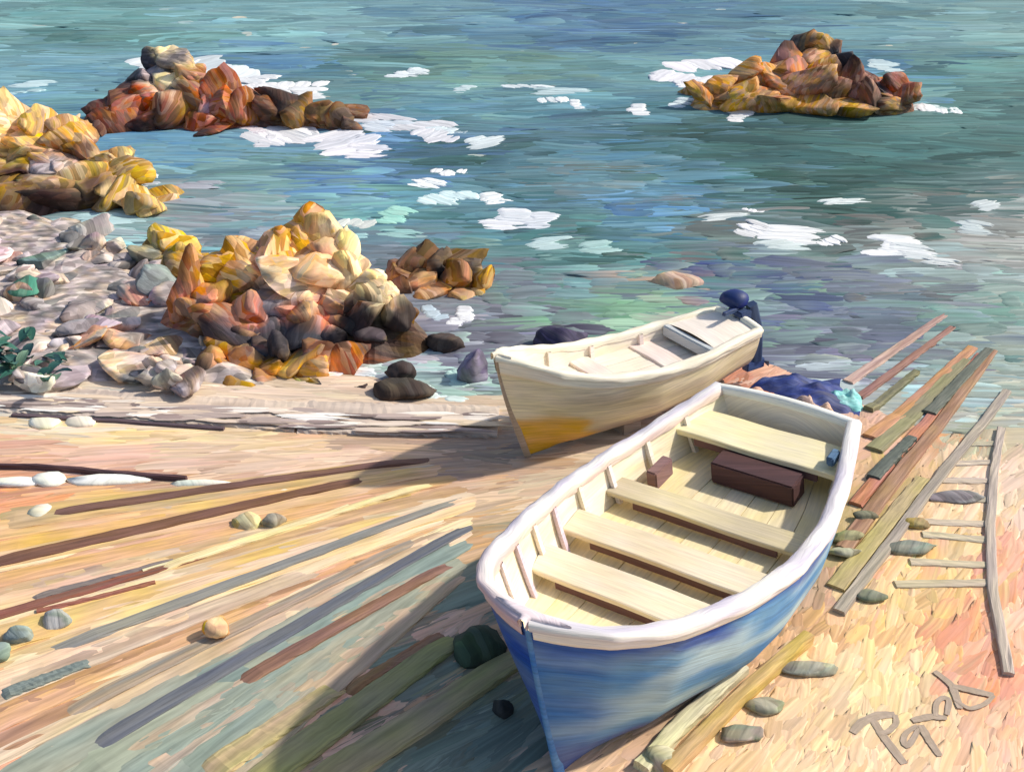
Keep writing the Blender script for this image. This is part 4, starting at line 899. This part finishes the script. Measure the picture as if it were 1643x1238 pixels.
# ------------------------------------------------------------------ right: launching timbers into the water, and a sleeper track
ways = empty('launching_ways', on_ground(1450, 690), 'brown and olive launching timbers running down into the water at the right', 'slipway')
for pts, w, h, c, c2 in [
    ([(1360, 616), (1516, 508)], .15, .05, '#dcc0ac', '#8a5f5a'), ([(1378, 640), (1528, 528)], .12, .05, '#b08674', '#74463f'),
    ([(1392, 660), (1470, 600)], .12, .07, '#948e60', '#54564a'), ([(1396, 704), (1560, 560)], .18, .05, '#cc9468', '#b08060'),
    ([(1402, 724), (1548, 580)], .20, .05, '#9a9470', '#837e5c'), ([(1372, 812), (1572, 572)], .14, .05, '#c98a6a', '#a8644e'),
    ([(1352, 885), (1592, 566)], .16, .06, '#b08c6c', '#8a6048'), ([(1400, 772), (1462, 708)], .15, .08, '#646a5e', '#46504e'),
    ([(1490, 668), (1586, 566)], .16, .08, '#74786a', '#52584e'), ([(1340, 945), (1480, 770)], .18, .04, '#c4b078', '#a89868'),
]:
    q = [un(a_, b_, max(on_ground(a_, b_)[2], -.03)) for a_, b_ in pts]
    bar('plank', q, w, h, c, ways, col2=c2, seg=20, drape=True, taper=(1.1, .85))
track = empty('launching_track', on_ground(1520, 830), 'grey two railed track with wooden sleepers at the right edge', 'track')
bar('rail', gline([(1345, 985), (1610, 650)], .0), .12, .055, '#b8ab96', track, col2='#8a8078', seg=24, drape=True)
bar('rail', gline([(1618, 1085), (1592, 950), (1588, 850), (1594, 760), (1606, 690)], .0), .10, .05, '#c8b8a6', track, col2='#a89a90', seg=24, drape=True)
for (x0, x1, y0, y1, c) in [(1545, 1606, 714, 712, '#8f9088'), (1528, 1600, 745, 742, '#a89a9a'), (1510, 1598, 772, 772, '#a8969a'), (1492, 1596, 800, 803, '#8a8a84'), (1484, 1594, 838, 842, '#b5a595'), (1480, 1592, 858, 868, '#a8a090'), (1460, 1592, 902, 908, '#b5a890'), (1436, 1592, 938, 936, '#b0a288')]:
    bar('sleeper', gline([(x0, y0), (x1, y1)], -.02), .12, .042, c, track, col2='#dccaa8', seg=8)

# flat stones scattered on the right sand
ST = [(1193, 1182, 72, 32, '#9a9880', 'flat grey stone nearest the lower edge of the sand, right of the blue bow'), (1229, 1136, 58, 30, '#96947c', 'flat grey stone second up from the lower edge on the right sand'), (1300, 1076, 88, 32, '#a8aa98', 'long grey stone with chalky edge beside the ochre plank'), (1397, 958, 50, 26, '#8a8a74', 'small dark stone alone on the yellow sand below the track'), (1358, 868, 52, 26, '#948c60', 'olive stone against the blue hull, upper of a touching pair'), (1354, 892, 54, 20, '#b0aa8c', 'pale olive stone against the blue hull, lower of a touching pair'), (1462, 882, 76, 28, '#9a9888', 'grey lens shaped stone just left of the lowest sleepers'), (1386, 834, 42, 18, '#807c60', 'small olive stone between blue hull and left rail'), (1472, 842, 42, 26, '#a8904a', 'mustard stone beside the left rail of the track'), (1534, 800, 84, 26, '#8f8f8a', 'long grey driftwood like stone lying across the sleepers')]
for px, py, w, h, c, lab in ST:
    p = on_ground(px, py); m = pxm(p)
    o = link('flat_stone', stone_mesh('flat_stone', (0, 0, 0), (w * m * .98, h * m * 1.05, .09), hx(c), .04, .14, .16, fine=True), M_ROCK)
    o.location = p + np.array([0, 0, .055 if px < 1390 and 800 < py < 900 else .03]); tag(o, lab, 'stone', 'stones on the right sand')
for px, py, w, h, c, lab in [(90, 1000, 46, 32, '#b0b4ac', 'pale grey pebble on the sand near the left edge'), (35, 1026, 44, 30, '#94a098', 'green grey pebble left of the pale one at the left edge'), (0, 1052, 30, 30, '#7f9088', 'blue grey pebble cut by the left edge'), (402, 842, 46, 36, '#e8d49a', 'pale yellow cobble between the left timbers'), (440, 842, 34, 24, '#a8a08a', 'grey cobble touching the pale yellow one'), (770, 1044, 72, 66, '#4a5848', 'dark green stone left of the blue bow'), (806, 1142, 30, 26, '#3a3a3a', 'small black stone in the shade of the blue bow'), (352, 1022, 40, 30, '#eab870', 'round ochre cobble on the wide ochre timber')]:
    p = on_ground(px, py); m = pxm(p)
    o = link('cobble', stone_mesh('cobble', (0, 0, 0), (w * m * 1.05, h * m * 1.2, .16 if h < 50 else .30), hx(c), .06, .16, .14, fine=True), M_ROCK)
    o.location = p + np.array([0, 0, .04 if px != 352 else .12]); tag(o, lab, 'stone')

# ------------------------------------------------------------------ green seaweed at the left edge
weed = empty('shore_plant', on_ground(40, 612), 'dark green leafy plant at the left edge above the stone ledge', 'plant')
for k in range(44):
    bx, by = random.choice([(random.uniform(-40, 110), random.uniform(575, 618)), (random.uniform(0, 60), random.uniform(540, 600))])
    p = un(bx, by, .30); L = random.uniform(.3, .7); a = random.uniform(0, 6.28); up = random.uniform(.5, 1.0)
    t = np.linspace(0, 1, 6)
    w = .075 * np.sin(np.clip(t * .95 + .05, 0, 1) * 3.14) ** .7
    cx = p[0] + math.cos(a) * L * t * (1 - .3 * up); cy = p[1] + math.sin(a) * L * t * (1 - .3 * up) * .7; cz = p[2] + L * up * t - L * .5 * t ** 2
    nx, ny = -math.sin(a), math.cos(a)
    P = np.stack([np.stack([cx + nx * w * s, cy + ny * w * s, cz + abs(s) * .02], -1) for s in (-1, 0, 1)], 1)
    surf('leaf', P, hx(random.choice(['#2f5a52', '#3a6a5a', '#4f7a68', '#26484a', '#6a8a70'])), M_LEAF, weed)

# ------------------------------------------------------------------ handwriting brushed on the sand, lower right
LET = [([(1368, 1176), (1382, 1159), (1411, 1147), (1436, 1147)], 12), ([(1402, 1158), (1418, 1183), (1451, 1226)], 11), ([(1436, 1147), (1439, 1161), (1425, 1175), (1408, 1178)], 7),
       ([(1472, 1165), (1452, 1176), (1447, 1192), (1454, 1202), (1465, 1187), (1475, 1167)], 7), ([(1477, 1164), (1490, 1188), (1508, 1214)], 9), ([(1463, 1157), (1494, 1150), (1519, 1153)], 9),
       ([(1501, 1150), (1501, 1130), (1512, 1118), (1524, 1122), (1519, 1148)], 7), ([(1499, 1078), (1527, 1100), (1537, 1128), (1540, 1138)], 9), ([(1528, 1102), (1563, 1110), (1594, 1117)], 10), ([(1594, 1117), (1581, 1131), (1555, 1140), (1532, 1124)], 6)]
V, F, C, UV = [], [], [], []
for li, (pts, w) in enumerate(LET):
    P = np.array(gline(pts)); s = np.concatenate([[0], np.cumsum(np.linalg.norm(np.diff(P, axis=0), axis=1))]); t = np.linspace(0, s[-1], 16)
    Q = np.stack([np.interp(t, s, P[:, k]) for k in range(3)], -1)
    for _ in range(2): Q[1:-1] = (Q[:-2] + 2 * Q[1:-1] + Q[2:]) / 4
    T = np.gradient(Q, axis=0)[:, :2]; T /= np.linalg.norm(T, axis=1, keepdims=True)
    m = pxm(Q[0]); b0 = len(V)
    for i in range(16):
        ww = w * m * .62 * (1 - .25 * abs(i / 15 * 2 - 1) ** 3) * (1 + random.gauss(0, .06))
        for sgn in (-1, 1):
            x, y = Q[i, 0] - T[i, 1] * ww * sgn, Q[i, 1] + T[i, 0] * ww * sgn
            V.append((x, y, gz(x, y) + .010 + .001 * li)); C.append(hx('#b09c88') * random.uniform(.9, 1.1)); UV.append((t[i], sgn * ww))
    for i in range(15): F.append((b0 + 2 * i, b0 + 2 * i + 2, b0 + 2 * i + 3, b0 + 2 * i + 1))
tag(link('handwriting', mesh_np('handwriting', V, np.array(F)[:, ::-1], np.array(C), UV), M_INK), 'grey brown brushed handwriting on the sand at the lower right', 'lettering')
